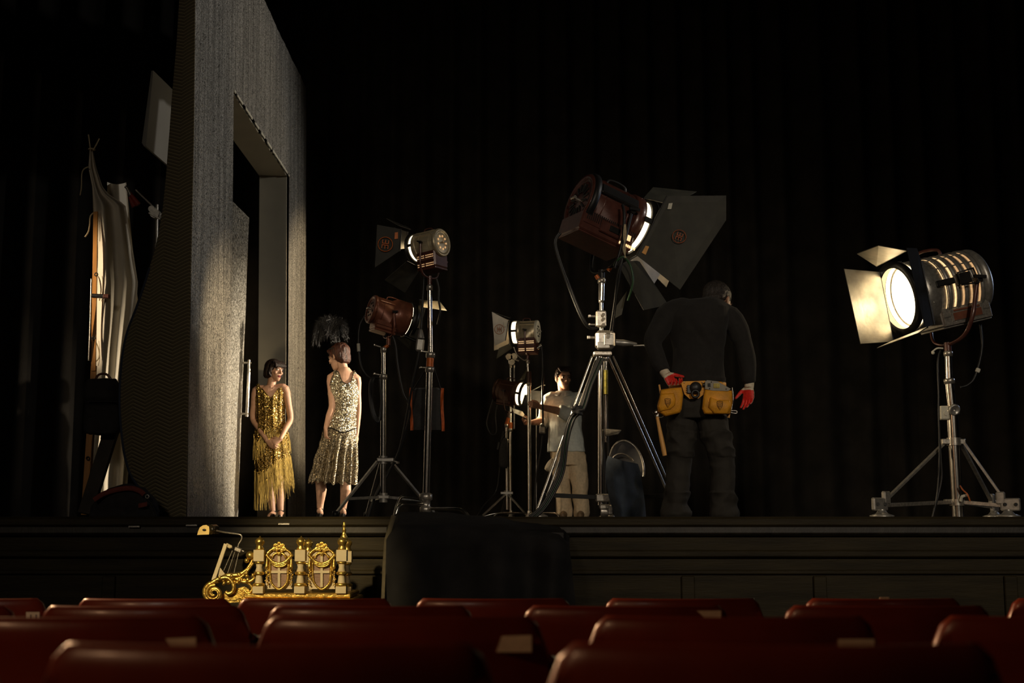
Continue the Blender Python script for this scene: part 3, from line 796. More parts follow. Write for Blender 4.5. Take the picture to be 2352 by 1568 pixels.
for a in (190, 310, 70):
    e = q+V((math.cos(R(a))*.4, math.sin(R(a))*.4, .01)); mb = MB(); mb.tube(curve([q+V((0, 0, .06)), q.lerp(e, .5)+V((0, 0, .06)), e], 4), .011, 8); mb.build('leg', CHROME, SG)
# small black sandbag on the stand
mb = MB(); mb.limb(PP((1160, 1010, 15.5), (1157, 1035, 15.5), (1157, 1066, 15.5)), (.03, .055, .06), 12, flat=.5)
sb = mb.build('weight_bag', GELBAG, loc=P(1157, 1075, 15.5), label='small black bag hanging on the low stand of the dark brown lamp', cat='bag')
mb = MB(); mb.tube(PP((1150, 1012, 15.5), (1163, 990, 15.57), (1164, 1012, 15.5)), .006, 6); mb.build('strap', RUBBER, sb)
# grey flag behind the lamp
fl = thing('flag_panel', 'plain grey card behind the hand of the man in the shirt', 'card', P(1232, 925, 15.75))
mb = MB(); mb.quad3(PP((1218, 896, 15.75), (1242, 898, 15.75), (1242, 930, 15.75), (1222, 928, 15.75)), .004); mb.build('card', mat('grey_card', (.09, .088, .085), .8), fl)
mb = MB(); mb.tube(PP((1222, 897, 15.76), (1242, 886, 15.76), (1252, 884, 15.76)), .006, 6); mb.tube([P(1232, 926, 15.76), G(1232, 15.78)], .008, 8); mb.build('rod', DULLSTEEL, fl)
# ================ lamp E: the big one
YE = 10.6
dE = adir(1395, 492, 143, 72, 22)
E_, ME, botE = lamp('studio_fresnel_lamp', 'huge maroon film lamp tilted down to the right on the centre stand', P(1392, 490, YE), dE, .232, .50, MAROON, MAROON, .50, (.50, .40, .17, -.03), yokem=BLACKMETAL, lens=LENSHOT, capmat=MAROON, holes=16, gap=.22, ventmat=BLACKMETAL, piv=.10, ybot=P(1382, 628, YE))
mb = MB(ME); mb.lathe([(.236, -.26), (.252, -.262), (.256, -.24), (.256, -.205), (.240, -.20)], (0, 0, 0), (1, 0, 0), 48); mb.build('back_rim', BLACKMETAL, E_)
mb = MB(ME)   # ventilation chimney along the side and louvre bank on the box
mb.box((-.02, -.215, .085), (.36, .05, .10), Matrix.Rotation(R(-25), 3, 'X'), .01); mb.build('air_duct', BLACKMETAL, E_)
mb = MB(ME)
for k in range(26): mb.box((-.235+.018*k, -.202, -.16), (.007, .008, .075), bev=.001)
mb.build('louvre', BLACKMETAL, E_)
mb = MB(ME); mb.box((-.01, -.212, -.205), (.20, .03, .10), bev=.008); mb.build('access_door', MAROON, E_)
mb = MB(ME); mb.box((.02, -.229, -.20), (.10, .012, .05), bev=.004); mb.build('door_plate', BLACKMETAL, E_)
mb = MB(ME)
for k in range(10): mb.box((.10+.016*k, -.205, -.265), (.010, .008, .022), bev=.001)
mb.box((.16, -.205, -.20), (.05, .008, .05), bev=.004)
mb.build('light_slot', LEAK, E_)
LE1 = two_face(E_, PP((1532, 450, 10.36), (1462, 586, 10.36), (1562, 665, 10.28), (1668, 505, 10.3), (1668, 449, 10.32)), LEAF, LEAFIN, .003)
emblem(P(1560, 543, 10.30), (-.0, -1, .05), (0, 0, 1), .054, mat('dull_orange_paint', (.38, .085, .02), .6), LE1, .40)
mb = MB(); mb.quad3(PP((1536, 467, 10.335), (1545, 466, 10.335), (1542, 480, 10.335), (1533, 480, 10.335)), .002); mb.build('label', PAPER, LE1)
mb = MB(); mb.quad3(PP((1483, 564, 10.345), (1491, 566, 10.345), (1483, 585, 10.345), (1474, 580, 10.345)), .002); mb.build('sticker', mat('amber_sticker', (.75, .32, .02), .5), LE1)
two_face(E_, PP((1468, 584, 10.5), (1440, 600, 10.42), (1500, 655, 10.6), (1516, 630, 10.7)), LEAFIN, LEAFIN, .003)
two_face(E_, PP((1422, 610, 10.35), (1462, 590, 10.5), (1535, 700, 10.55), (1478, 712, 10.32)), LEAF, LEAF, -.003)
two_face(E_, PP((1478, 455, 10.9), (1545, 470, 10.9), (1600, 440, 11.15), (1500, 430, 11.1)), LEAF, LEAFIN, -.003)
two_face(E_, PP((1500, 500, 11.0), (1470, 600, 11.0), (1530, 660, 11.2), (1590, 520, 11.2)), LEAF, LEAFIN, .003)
mb = MB(); mb.quad3(PP((1440, 668, 10.5), (1412, 708, 10.5), (1405, 735, 10.5), (1428, 722, 10.5)), .003); mb.build('scrim_flap', LEAF, E_)
spot(ME @ V((.36, 0, 0)), dE, 120, 50)
# cables of the big lamp
for k, m in ((0, RUBBER), (1, RUBBER)):
    cable('power_cable', PP((1284+4*k, 535, 10.45), (1274+3*k, 555, 10.45), (1285+3*k, 600, 10.45), (1310+4*k, 670, 10.45), (1334+4*k, 728, 10.45), (1352+2*k, 752, 10.48), (1372, 752, 10.52)), .010, m, E_)
cable('power_cable', PP((1430, 470, 10.3), (1434, 500, 10.28), (1428, 560, 10.3), (1412, 615, 10.3)), .012, BLACKMETAL, E_)
cable('power_cable', PP((1410, 610, 10.35), (1416, 600, 10.3), (1432, 590, 10.28), (1448, 610, 10.3), (1454, 640, 10.3), (1450, 665, 10.32), (1442, 690, 10.35)), .009, GREENCABLE, E_)
for k in (0, 1): cable('power_cable', PP((1416+5*k, 610, 10.3), (1430, 592, 10.28), (1419+4*k, 630, 10.3), (1412+3*k, 690, 10.36), (1402+5*k, 760, 10.44)), .009, RUBBER, E_)
mb = MB()
for k in range(4): mb.tube(curve(PP((1434+k, 515, 10.26), (1432+2*k, 545, 10.25), (1437-2*k, 570, 10.25), (1435+k, 592, 10.26)), 5), .0035, 6)
mb.build('sash_cord', ROPE, E_)
for q in (PP((1369, 632, 10.55), (1374, 640, 10.55)), PP((1397, 622, 10.5), (1402, 614, 10.5))): mb = MB(); mb.tube(q, .018, 10); mb.build('orange_tape', ORANGEWRAP, E_)
SE = stand('crank_stand', 'heavy chrome crank-up stand with wide braced legs at centre stage', G(1383, YE))
def blockE(name, px0, px1, py0, py1, dep, m, bev=.012, Yc=YE):
    a = P(px0, py0, Yc); b = P(px1, py1, Yc); mb = MB(); mb.box((a+b)/2, (abs(b.x-a.x), dep, abs(b.z-a.z)), bev=bev); return mb.build(name, m, SE)
pole(SE, P(1381, 690, YE), botE-V((0, 0, .05)), .026, CHROME); pole(SE, P(1381, 760, YE), P(1381, 686, YE), .018, CHROME)
ub = blockE('upper_clamp', 1368, 1392, 714, 752, .09, STEEL)
for y in (722, 732, 745): mb = MB(); mb.cyl(P(1386, y, YE-.045), P(1386, y, YE-.075), .013, seg=12); mb.build('bolt', STEEL, ub)
tknob(SE, P(1368, 726, YE-.01), (-1, 0, 0), .02); tknob(SE, P(1368, 745, YE-.01), (-1, 0, 0), .014)
cbk = blockE('crank_gearbox', 1367, 1412, 760, 802, .14, STEEL, .025)
mb = MB(); mb.box(P(1398, 780, YE-.075), (.075, .02, .09), bev=.008); mb.cyl(P(1397, 772, YE-.085), P(1397, 772, YE-.10), .016, seg=14); mb.box(P(1386, 792, YE-.074), (.10, .012, .05), bev=.004); mb.build('gear_cover', DULLSTEEL, cbk)
tknob(SE, P(1366, 775, YE-.01), (-1, 0, 0), .024)
mb = MB(); mb.lathe([(.026, 0), (.028, .04), (.03, .06), (.012, .17), (.008, .175)], P(1414, 786, YE), (1, 0, -.08), 16); mb.tube(PP((1455, 794, YE), (1481, 793, YE)), .007, 8); mb.ball(P(1481, 793, YE), .011, seg=10, rings=6); mb.build('crank_handle', DULLSTEEL, SE)
lc = blockE('leg_collar', 1362, 1404, 808, 818, .12, STEEL, .01)
pole(SE, P(1381, 1160, YE), P(1381, 812, YE), .028, CHROME, collar=False)
pole(SE, P(1392, 1015, YE+.01), P(1392, 820, YE+.01), .017, CHROME)
mb = MB(); mb.tube(PP((1391.5, 905, YE-.008), (1391.5, 850, YE-.008)), .0185, 14); mb.build('yellow_scale', mat('yellow_scale', (.42, .36, .04), .5, 0, .4, 60), SE)
for a, f, k in ((P(1365, 818, YE), G(1236, 10.45), .9), (P(1402, 818, YE), G(1560, 10.75), .9), (P(1384, 818, YE+.05), G(1396, 11.45), .9)):
    f = f+V((0, 0, .03)); o = None; dd = (f-a); s = V((.016, -.012, 0))
    mb = MB(); mb.tube([a-s, f-s], .011, 10); mb.tube([a+s*1.3, a.lerp(f, .96)+s*1.3], .009, 10); o = mb.build('leg', CHROME, SE)
    mb = MB(); mb.lathe([(.075, -.015), (.08, -.005), (.05, .01), (.02, .03)], V((f.x, f.y, STAGE+.016)), (0, 0, 1), 18); mb.build('foot_plate', STEEL, o)
    brace(SE, P(1384, 1142, YE), a.lerp(f, .885), .034, BLACKMETAL)
bc = blockE('brace_collar', 1368, 1400, 1134, 1152, .10, STEEL, .008)
mb = MB(); q = G(1388, YE-.02); mb.cyl(q+V((-.028, 0, .045)), q+V((.028, 0, .045)), .045, seg=20); mb.box(q+V((0, 0, .085)), (.08, .08, .04), bev=.01); mb.box(q+V((.045, -.02, .06)), (.04, .03, .08), bev=.008); mb.build('brake_wheel', STEEL, SE)
mb = MB(); mb.quad3(PP((1391, 985, YE-.05), (1427, 988, YE-.08), (1420, 996, YE-.16), (1391, 1001, YE-.14)), .006); mb.build('side_plate', STEEL, SE)
# cables clamped along the left leg
lc0 = P(1376, 820, 10.5); pts = PP((1376, 820, 10.5), (1350, 880, 10.46), (1332, 935, 10.42), (1308, 960, 10.40), (1294, 1010, 10.4), (1284, 1080, 10.4), (1262, 1130, 10.38), (1240, 1165, 10.36), (1216, 1186, 10.35))
for k in range(4):
    cable('supply_cable', [p+V((.012*k, -.012*(k % 2), -.004*k)) for p in pts], .0095, GREENCABLE if k == 2 else RUBBER, None, loc=pts[-1],
          label=['black supply cable outermost along the left leg of the crank stand', 'second black supply cable tied along the crank stand leg', 'green supply cable tied along the crank stand leg', 'black supply cable beside the green one on the crank stand leg'][k], cat='cable')
GLOVE = mat('black_work_glove', (.012, .012, .012), .6, 0, .2, 60, .3, 200)
mb = MB(); q = P(1322, 943, 10.33)
for k in range(5):
    a = R(-40+45*k); mb.limb([q, q+V((math.cos(a)*.03, -.01, math.sin(a)*.03)), q+V((math.cos(a)*.05+.01, -.015*(k % 2), math.sin(a)*.045))], (.016, .016, .012), 8)
mb.ball(q, (.03, .02, .03))
put('cable_tie', remesh(mb, .005, GLOVE, 'cable_tie'), None, loc=q, label='knotted black tie around the cables on the crank stand leg', cat='tie')
# ================ lamp F: big chrome lamp at the right
YF_ = 10.5
dF = adir(2160, 655, -172, 30, -33)
F_, MF, botF = lamp('studio_fresnel_lamp', 'big chrome ribbed film lamp with glowing lens at the right', P(2158, 664, YF_), dF, .262, .60, DULLSTEEL, DULLSTEEL, .46, (.46, .38, .17, -.06), yokem=MAROON, lens=LENSF, capmat=DULLSTEEL, holes=9, gap=.16, ventmat=BLACKMETAL, piv=-.16, ybot=P(2177, 795, YF_))
mb = MB(MF)
for k in range(5):
    x = -.24+.075*k; mb.lathe([(.263, x), (.276, x+.006), (.278, x+.03), (.264, x+.038)], (0, 0, 0), (1, 0, 0), 48)
mb.build('cooling_rib', DULLSTEEL, F_)
for k in range(5):
    x = -.202+.075*k; mb = MB(MF); mb.lathe([(.2635, x), (.2635, x+.020)], (0, 0, 0), (1, 0, 0), 48); mb.build('vent_slot', LEAK if k > 2 else LEAKDIM, F_)
mb = MB(MF); mb.lathe([(.264, .16), (.272, .165), (.272, .29), (.262, .295)], (0, 0, 0), (1, 0, 0), 48); mb.build('front_bell', DULLSTEEL, F_)
for sgn in (-1, 1):
    mb = MB(MF); mb.box((-.06, sgn*.192, -.235), (.44, .012, .155), bev=.006); mb.box((-.06, sgn*.20, -.235), (.30, .01, .10), bev=.004)
    b = mb.build('service_panel', STEEL, F_)
    mb = MB(MF); mb.box((-.06, sgn*.206, -.25), (.26, .004, .06), bev=.002); mb.bar((-.18, sgn*.209, -.205), (.06, sgn*.209, -.200), .008, .014); mb.build('name_plate', BROWN, b)
mb = MB(MF); q = V((-.04, .30, .03))
mb.box(q, (.13, .02, .09), bev=.006); mb.tube([q+V((.06, .03, .05)), q+V((-.08, .04, .06)), q+V((-.10, .04, -.06)), q+V((.05, .03, -.05))], .008, 8, closed=True); mb.box(q+V((.16, -.01, 0)), (.16, .03, .05), bev=.008); mb.build('tilt_lock', BLACKMETAL, F_)
# barn doors
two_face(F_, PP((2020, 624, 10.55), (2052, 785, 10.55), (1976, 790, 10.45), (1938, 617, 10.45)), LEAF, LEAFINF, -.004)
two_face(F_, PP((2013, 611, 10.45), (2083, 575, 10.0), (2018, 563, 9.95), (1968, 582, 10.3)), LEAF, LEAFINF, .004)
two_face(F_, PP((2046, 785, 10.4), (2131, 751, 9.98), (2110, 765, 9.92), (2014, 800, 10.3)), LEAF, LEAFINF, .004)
leaf_plate(F_, PP((2146, 745, 9.86), (2116, 600, 9.86), (2106, 570, 9.84), (2082, 569, 9.74), (2124, 752, 9.74)), mat('matt_black_flag', (.012, .0115, .011), .85, 0, .2, 20, spec=.2))
spot(MF @ V((.42, 0, 0)), dF, 12, 75)
cable('power_cable', PP((2252, 745, 10.55), (2256, 790, 10.55), (2250, 830, 10.55), (2238, 868, 10.55), (2222, 884, 10.55), (2206, 889, 10.55)), .010, RUBBER, F_)
mb = MB(); mb.box(P(2246, 850, 10.54), (.035, .02, .035), Matrix.Rotation(.4, 3, 'Y'), .008); mb.build('tape_tag', PAPER, F_)
mb = MB(); mb.tube(curve(PP((2140, 809, 10.42), (2152, 800, 10.42), (2166, 800, 10.42)), 4), .007, 8); mb.ball(P(2143, 810, 10.42), .014, seg=10, rings=6); mb.build('lock_lever', PAPER, F_)
cable('power_cable', PP((2160, 805, 10.42), (2154, 830, 10.4), (2156, 900, 10.4), (2156, 950, 10.38), (2158, 1010, 10.38), (2157, 1080, 10.38), (2152, 1140, 10.38), (2142, 1187, 10.36)), .008, RUBBER, F_)
cable('power_cable', PP((2158, 1000, 10.39), (2162, 1060, 10.39), (2163, 1100, 10.39), (2152, 1150, 10.38), (2144, 1187, 10.37)), .007, RUBBER, F_)
SF = stand('roller_stand', 'thick chrome rolling stand with wide legs at the right', G(2200, YF_))
p = [P(2201, 1188, YF_), P(2195, 1045, YF_), P(2187, 942, YF_), P(2180, 872, YF_)]
pole(SF, p[0], p[2], .046); pole(SF, p[2], p[3], .034); pole(SF, p[3], botF-V((0, 0, .05)), .028)
mb = MB(); q = P(2167, 948, YF_); mb.box(q, (.07, .07, .11), bev=.008); mb.cyl(q+V((.01, -.034, -.005)), q+V((.01, -.045, -.005)), .02, seg=16); mb.build('lock_block', PAPER, SF)
mb = MB(); q = P(2193, 941, YF_-.06); mb.lathe([(.012, .05), (.03, .045), (.046, .02), (.046, 0), (.036, -.01), (.03, -.004), (.01, -.002)], q, (-.1, 1, .25), 22); mb.build('lock_knob', DULLSTEEL, SF)
mb = MB(); q = P(2191, 1014, YF_); mb.box(q+V((-.01, 0, 0)), (.19, .07, .045), bev=.006); mb.cyl(q-V((0, 0, .03)), q+V((0, 0, .03)), .056, seg=20); mb.build('leg_collar', STEEL, SF)
hub = P(2198, 1152, YF_)
mb = MB(); mb.cyl(hub-V((0, 0, .03)), hub+V((0, 0, .02)), .058, seg=20); mb.box(hub+V((-.05, 0, 0)), (.1, .06, .04), bev=.005); mb.build('brace_collar', STEEL, SF)
for a, fx, fy, kk in ((P(2168, 1018, YF_), 2026, 10.15, .96), (P(2213, 1015, YF_-.02), 2316, 10.35, .97), (P(2208, 1020, YF_+.03), 2284, 11.2, .97)):
    f = G(fx, fy)+V((0, 0, .10)); o = leg(SF, a, f, .03, DULLSTEEL, foot=False)
    brace(SF, hub, f+(hub-f).normalized()*.03-V((0, 0, .01)), .03, STEEL)
    mb = MB(); q = f; d2 = (V((a.x, a.y, 0))-V((f.x, f.y, 0))).normalized(); Rm = Matrix((d2, V((-d2.y, d2.x, 0)), V((0, 0, 1)))).transposed()
    mb.box(q-d2*.02+V((0, 0, .0)), (.15, .04, .10), Rm, .02); mb.box(q+d2*.05+V((0, 0, .05)), (.07, .044, .10), Rm, .015)
    b = mb.build('leg_bracket', DULLSTEEL, o)
    for s in (-.05, .03): mb = MB(); mb.cyl(q+d2*s+V((0, -.035, 0)), q+d2*s+V((0, -.018, 0)), .013, seg=12); mb.build('bolt', BLACKMETAL, b)
    mb = MB(); mb.lathe([(.09, 0), (.095, .012), (.05, .026), (.03, .05), (.03, .06)], V((f.x, f.y, STAGE+.001)), (0, 0, 1), 20); mb.build('caster_plate', DULLSTEEL, o)
mb = MB(); mb.tube(curve(PP((2205, 1115, 10.4), (2212, 1125, 10.38), (2222, 1135, 10.36), (2228, 1150, 10.36)), 4), .006, 8); mb.build('orange_strap', ORANGEWRAP, SF)
mb = MB(); mb.tube(curve(PP((2207, 1150, 10.42), (2210, 1140, 10.4), (2222, 1137, 10.4)), 4), .012, 8); mb.build('brake_lever', PAPER, SF)
# ================================================================ people
SKIN = mat('fair_skin', (.62, .36, .24), .5, 0, .08, 30, .05, 200)
SKIN_TAN = mat('tanned_skin', (.52, .28, .18), .5, 0, .1, 30, .05, 200)
LIPR = mat('dark_red_lipstick', (.17, .012, .012), .3, 0, .1, 60)
LIPM = mat('natural_lips', (.36, .13, .10), .5, 0, .1, 60)
EYEW = mat('eye_white', (.55, .52, .48), .3, 0, .05, 60)
IRIS = mat('dark_iris', (.015, .01, .008), .2, 0, .1, 60)
BROWH = mat('dark_brow', (.03, .018, .010), .8, 0, .2, 90)
def hairmat(name, col, st=(40, 40, 6)):
    return mat(name, col, .48, 0, .7, 1.6, .9, 5, stretch=st, spec=.35)
HAIR_DK = hairmat('dark_brown_hair', (.022, .011, .007)); HAIR_AUB = hairmat('auburn_hair', (.06, .018, .008)); HAIR_BK = hairmat('black_brown_hair', (.012, .009, .007)); HAIR_GR = hairmat('greying_hair', (.035, .028, .024))
def head(mb, Hm, s=1., fem=False):
    """Hm: x = person's right, y = face direction, z = crown"""
    old = mb.M; mb.M = Hm @ Matrix.Scale(s, 4)
    mb.ball((0, -.012, .030), (.073, .093, .083), seg=22, rings=14)
    j = .88 if fem else 1.
    mb.loft([(V((0, .058, -.110)), (.016*j, 0, 0), (0, .018, 0)), (V((0, .046, -.100)), (.030*j, 0, 0), (0, .042, 0)), (V((0, .036, -.075)), (.045*j, 0, 0), (0, .058, 0)),
             (V((0, .026, -.045)), (.056*j, 0, 0), (0, .068, 0)), (V((0, .016, -.01)), (.062, 0, 0), (0, .076, 0)), (V((0, .012, .025)), (.064, 0, 0), (0, .079, 0)), (V((0, .006, .06)), (.060, 0, 0), (0, .074, 0))], 24)
    mb.limb([(0, .088, .022), (0, .099, .0), (0, .110, -.020)], (.008, .009, .0115), 10)
    for x in (-1, 1):
        mb.ball((x*.011, .098, -.024), (.008, .010, .007), seg=10, rings=6)
        mb.ball((x*.028, .083, .028), (.023, .012, .008), seg=12, rings=8)
        mb.ball((x*.038, .068, -.022), (.020, .019, .018), seg=12, rings=8)
        mb.ball((x*.030, .079, .010), (.0135, .012, .010), seg=12, rings=8)
        Rm = Matrix.Rotation(x*.35, 3, 'Z')
        mb.ball((x*.076, -.008, -.008), (.008, .018, .030), Rm, seg=12, rings=8)
        mb.ball((x*.074, -.004, -.030), (.008, .010, .010), seg=10, rings=6)
    mb.ball((0, .090, -.052), (.022, .011, .0055), seg=12, rings=8); mb.ball((0, .088, -.0635), (.018, .011, .0065), seg=12, rings=8)
    mb.ball((0, .070, -.098), (.018, .016, .013), seg=12, rings=8)
    mb.M = old
def facepaint(Hm, s, idx, extra=None):
    """idx: dict lips, white, iris, brow"""
    inv = (Hm @ Matrix.Scale(s, 4)).inverted()
    def fn(c, n):
        p = inv @ c
        if p.y > .06 and abs(p.x) < .06 and abs(p.z) < .13:
            if abs(p.z+.0575) < .0125 and abs(p.x) < .024*(1-abs(p.z+.0575)/.03) and p.y > .082: return idx['lips']
            for x in (-1, 1):
                dx = (p.x-x*.031)/.0125; dz = (p.z-.010)/.0058
                if dx*dx+dz*dz < 1:
                    return idx['iris'] if abs(dx) < .42 else idx['white']
                if abs((p.x-x*.031)/.021) < 1 and abs(p.z-.0285+.003*((p.x-x*.031)/.021)**2) < .0042: return idx['brow']
                if dx*dx/1.6+((p.z-.0165)/.0028)**2 < 1: return idx['iris']
        return extra(c, n) if extra else 0
    return fn
def hmat(c, f, up=(0, 0, 1)):
    f = V(f).normalized(); u = V(up); r = f.cross(u).normalized(); u = r.cross(f)
    m = Matrix((r, f, u)).transposed().to_4x4(); m.translation = V(c); return m
def hand(mb, w, d, n, side, s=1., curls=(.3, .35, .4, .45), thumb=.35, spread=.06):
    """w wrist, d finger direction, n palm normal (fingers curl to it), side = thumb side"""
    w = V(w); d = V(d).normalized(); n = V(n); n = (n-d*n.dot(d)).normalized(); sd = V(side); sd = (sd-d*sd.dot(d)-n*sd.dot(n)).normalized()
    mb.loft([(w-d*.02*s, sd*.026*s, n*.019*s), (w+d*.012*s, sd*.027*s, n*.018*s), (w+d*.045*s, sd*.037*s, n*.016*s), (w+d*.08*s, sd*.041*s, n*.0145*s), (w+d*.098*s, sd*.036*s, n*.011*s)], 18, sq=2.5)
    for k, (o, l, r) in enumerate(((.031, .074, .0092), (.0105, .083, .0096), (-.0105, .077, .0092), (-.030, .061, .0080))):
        p = w+d*(.088-abs(k-1.2)*.005)*s+sd*o*s
        ang = 0; dd = d+sd*spread*(1.2-k); pts = [p-d*.015*s, p]
        for j, f in enumerate((.46, .31, .23)):
            ang += curls[k]*(1, 1.1, .7)[j]
            q = (dd.normalized()*math.cos(ang)+n*math.sin(ang)).normalized()
            p = p+q*l*f*s; pts.append(p)
        mb.limb(pts, [r*s, r*s, r*.97*s, r*.88*s, r*.75*s], 9)
    p = w+d*.022*s+sd*.022*s; t1 = (d*.62+sd*.72+n*.25).normalized(); t2 = (d*.85+sd*.35+n*(.25+thumb)).normalized()
    mb.limb([p-t1*.01*s, p+t1*.038*s, p+t1*.040*s+t2*.030*s, p+t1*.040*s+t2*.056*s], [.015*s, .0125*s, .0105*s, .008*s], 9)
def wrinkle(amp, sc_=14, stretch=(1, 1, .5), seed=0):
    def fn(c, n):
        q = V((c.x*stretch[0], c.y*stretch[1], c.z*stretch[2]))*sc_+V((seed, 0, 0))
        a = mnoise.noise(q); b = mnoise.noise(q*2.3+V((3, 1, 7)))
        return amp*(1-2*abs(a))+amp*.4*b
    return fn
def body(name, mb, person, mats, paint=None, voxel=.0048, smooth=3): return put(name, remesh(mb, voxel, mats, name, smooth, paint), person)
def U(p, a, b): return V(p)+V(a)*0
Zv = V((0, 0, 1))
# ---------------------------------------------------------------- the woman in the gold dress
Y = 14.2
def g(x, y, dy=0): return P(x, y, Y+dy)
f = V((.16, -1, 0)).normalized(); r = f.cross(Zv)       # r: her right (towards the left of the photo)
W1 = thing('person', 'woman with a short dark bob in a long gold fringed dress, hands clasped', 'person', G(630, Y))
H1 = hmat(g(630, 851), (.80, -.62, -.10), (.04, 0, 1)); s1 = 1.04
mb = MB(); head(mb, H1, s1, True)
mb.limb([g(622, 893), g(624, 878), H1 @ V((0, -.012, -.05))], (.052, .047, .050), 16)
def sec(x, y, a, b, dy=0): return (g(x, y, dy), r*a, f*b)
mb.loft([sec(623, 1046, .115, .09), sec(623, 1020, .165, .115), sec(623, 995, .165, .115), sec(622, 965, .125, .09), sec(622, 935, .135, .10), sec(622, 918, .145, .105), sec(622, 902, .150, .09), sec(622, 892, .12, .065), sec(622, 885, .06, .05)], 28)
shR, elR, wrR = g(588, 897), g(581, 962, .02), g(613, 1012, -.17)
shL, elL, wrL = g(655, 893), g(667, 962, .0), g(644, 1008, -.18)
mb.limb([g(604, 893), shR, shR.lerp(elR, .5)+V((-.005, 0, 0)), elR, elR.lerp(wrR, .45), wrR], (.045, .047, .038, .033, .032, .021), 14)
mb.limb([g(640, 891), shL, shL.lerp(elL, .5)+V((.005, 0, 0)), elL, elL.lerp(wrL, .45), wrL], (.045, .047, .038, .033, .032, .021), 14)
mb.ball(g(622, 889, -.055), (.012, .01, .012)); mb.limb([g(616, 892, -.06), g(600, 890, -.035)], (.008, .007), 8); mb.limb([g(627, 891, -.06), g(645, 888, -.03)], (.008, .007), 8)
hand(mb, wrR, (.55, -.10, -.45), (.35, .75, .1), (.2, -.4, .8), .90, (.35, .4, .45, .5))
hand(mb, wrL, (-.62, -.12, -.36), (-.2, .8, -.2), (-.1, -.5, .8), .90, (.5, .55, .6, .6))
for hx, kx, ky, ax, ay, dy, tx in ((609, 618, 1120, 627, 1177, .06, 622), (634, 641, 1115, 645, 1176, -.07, 650)):
    a = g(ax, ay, dy)
    mb.limb([g(hx, 1030, 0), g((hx+kx)/2, 1075, dy*.4), g(kx, ky, dy), g((kx+ax)/2, (ky+ay)/2, dy+.015), a], (.074, .058, .046, .044, .027), 16)
    mb.limb([a+V((0, .03, -.005)), V((a.x, a.y-.03, STAGE+.055)), V((a.x+.02*(1 if tx > 640 else -1), a.y-.13, STAGE+.025))], (.03, .03, .02), 12)
body('body', mb, W1, [SKIN, LIPR, EYEW, IRIS, BROWH], facepaint(H1, s1, dict(lips=1, white=2, iris=3, brow=4)), .0042)
# bob hair
mb = MB(H1 @ Matrix.Scale(s1, 4))
mb.ball((0, -.022, .038), (.088, .102, .088), seg=24, rings=16)
mb.loft([(V((0, -.045, -.085)), (.070, 0, 0), (0, .050, 0)), (V((0, -.042, -.06)), (.092, 0, 0), (0, .070, 0)), (V((0, -.034, -.01)), (.094, 0, 0), (0, .080, 0)), (V((0, -.025, .04)), (.088, 0, 0), (0, .09, 0))], 26)
for x in (-1, 1):
    mb.limb([(x*.072, .045, .055), (x*.082, .030, .0), (x*.080, .026, -.04), (x*.070, .040, -.062)], (.022, .020, .019, .008), 12)
for k in range(-4, 5): mb.limb([(k*.015, .050, .088), (k*.0165, .086, .065), (k*.017, .094, .040)], (.020, .014, .007), 10)
o = put('hair', remesh(mb, .004, HAIR_DK, 'hair', 2, disp=lambda c, n: .0035*mnoise.noise(V((c.x*90, c.y*90, c.z*12)))), W1)
# the dress: beaded sheath with a ragged fringed hem
GOLD = glitter('gold_sequins', (.80, .52, .14), .0055, 1.15, .26, 1., dark=.22, streak=(9, 9, .5), streak_scale=3.5, thr=.30)
GOLDFR = mat('gold_fringe', (.36, .25, .06), .38, .6, .7, 160, .3, 300, stretch=(1, 1, .05))
def dress_sec(T, y):
    for a, b in zip(T, T[1:]):
        if a[0] <= y <= b[0]:
            t = (y-a[0])/(b[0]-a[0]); t = t*t*(3-2*t); return [a[i]+(b[i]-a[i])*t for i in range(len(a))]
    return list(T[-1] if y > T[-1][0] else T[0])
TG = [(880, 621, .158, .075), (892, 621, .168, .092), (904, 622, .166, .108), (918, 622, .158, .122), (940, 622, .150, .118), (968, 622.5, .150, .112), (1000, 624, .180, .135), (1025, 625, .188, .14), (1060, 627, .190, .145), (1100, 630, .196, .15), (1150, 633, .20, .155)]
def gold_pt(u, y, o=0.):
    _, x, a, b = dress_sec(TG, y); th = 2*pi*u
    fold = .006*math.sin(th*11+1)+.004*math.sin(th*23)
    k = 1+o; c = g(x, y)
    return c+r*math.cos(th)*(a+fold)*k+f*math.sin(th)*(b+fold)*k
def pw(x, T):
    for (x0, y0), (x1, y1) in zip(T, T[1:]):
        if x0 <= x <= x1:
            t = (x-x0)/(x1-x0); t = t*t*(3-2*t); return y0+(y1-y0)*t
    return T[-1][1]
def gold_top(u):     # u .25 = front, .75 = back, 0 = her right side, .5 = her left side
    sd = abs(math.cos(2*pi*u)); fr = math.sin(2*pi*u)
    return pw(sd, [(0, 914 if fr > 0 else 905), (.60, 892), (.72, 886), (.90, 886), (.96, 900), (1, 914)])
def gold_bot(u): return 1094+16*math.cos(2*pi*u)+8*math.sin(4*pi*u)
mb = MB()
def gd(u, v):
    y = gold_top(u)+(gold_bot(u)-gold_top(u))*v; return gold_pt(u, y)
mb.grid(120, 70, gd, closed_u=True)
def straps(mb, pt, top, us, w, rise):
    for uf, ub in us:
        def fn(u, v):
            a = pt(uf+(u-.5)*w, top(uf+(u-.5)*w)); b_ = pt(ub-(u-.5)*w, top(ub-(u-.5)*w))
            return a.lerp(b_, v)+V((0, 0, rise*math.sin(pi*v)))
        mb.grid(8, 14, fn)
straps(mb, gold_pt, gold_top, ((.094, .906), (.406, .594)), .055, .022)
dr = mb.build('dress', GOLD, W1)
mb = MB(); rnd = random.Random(4)
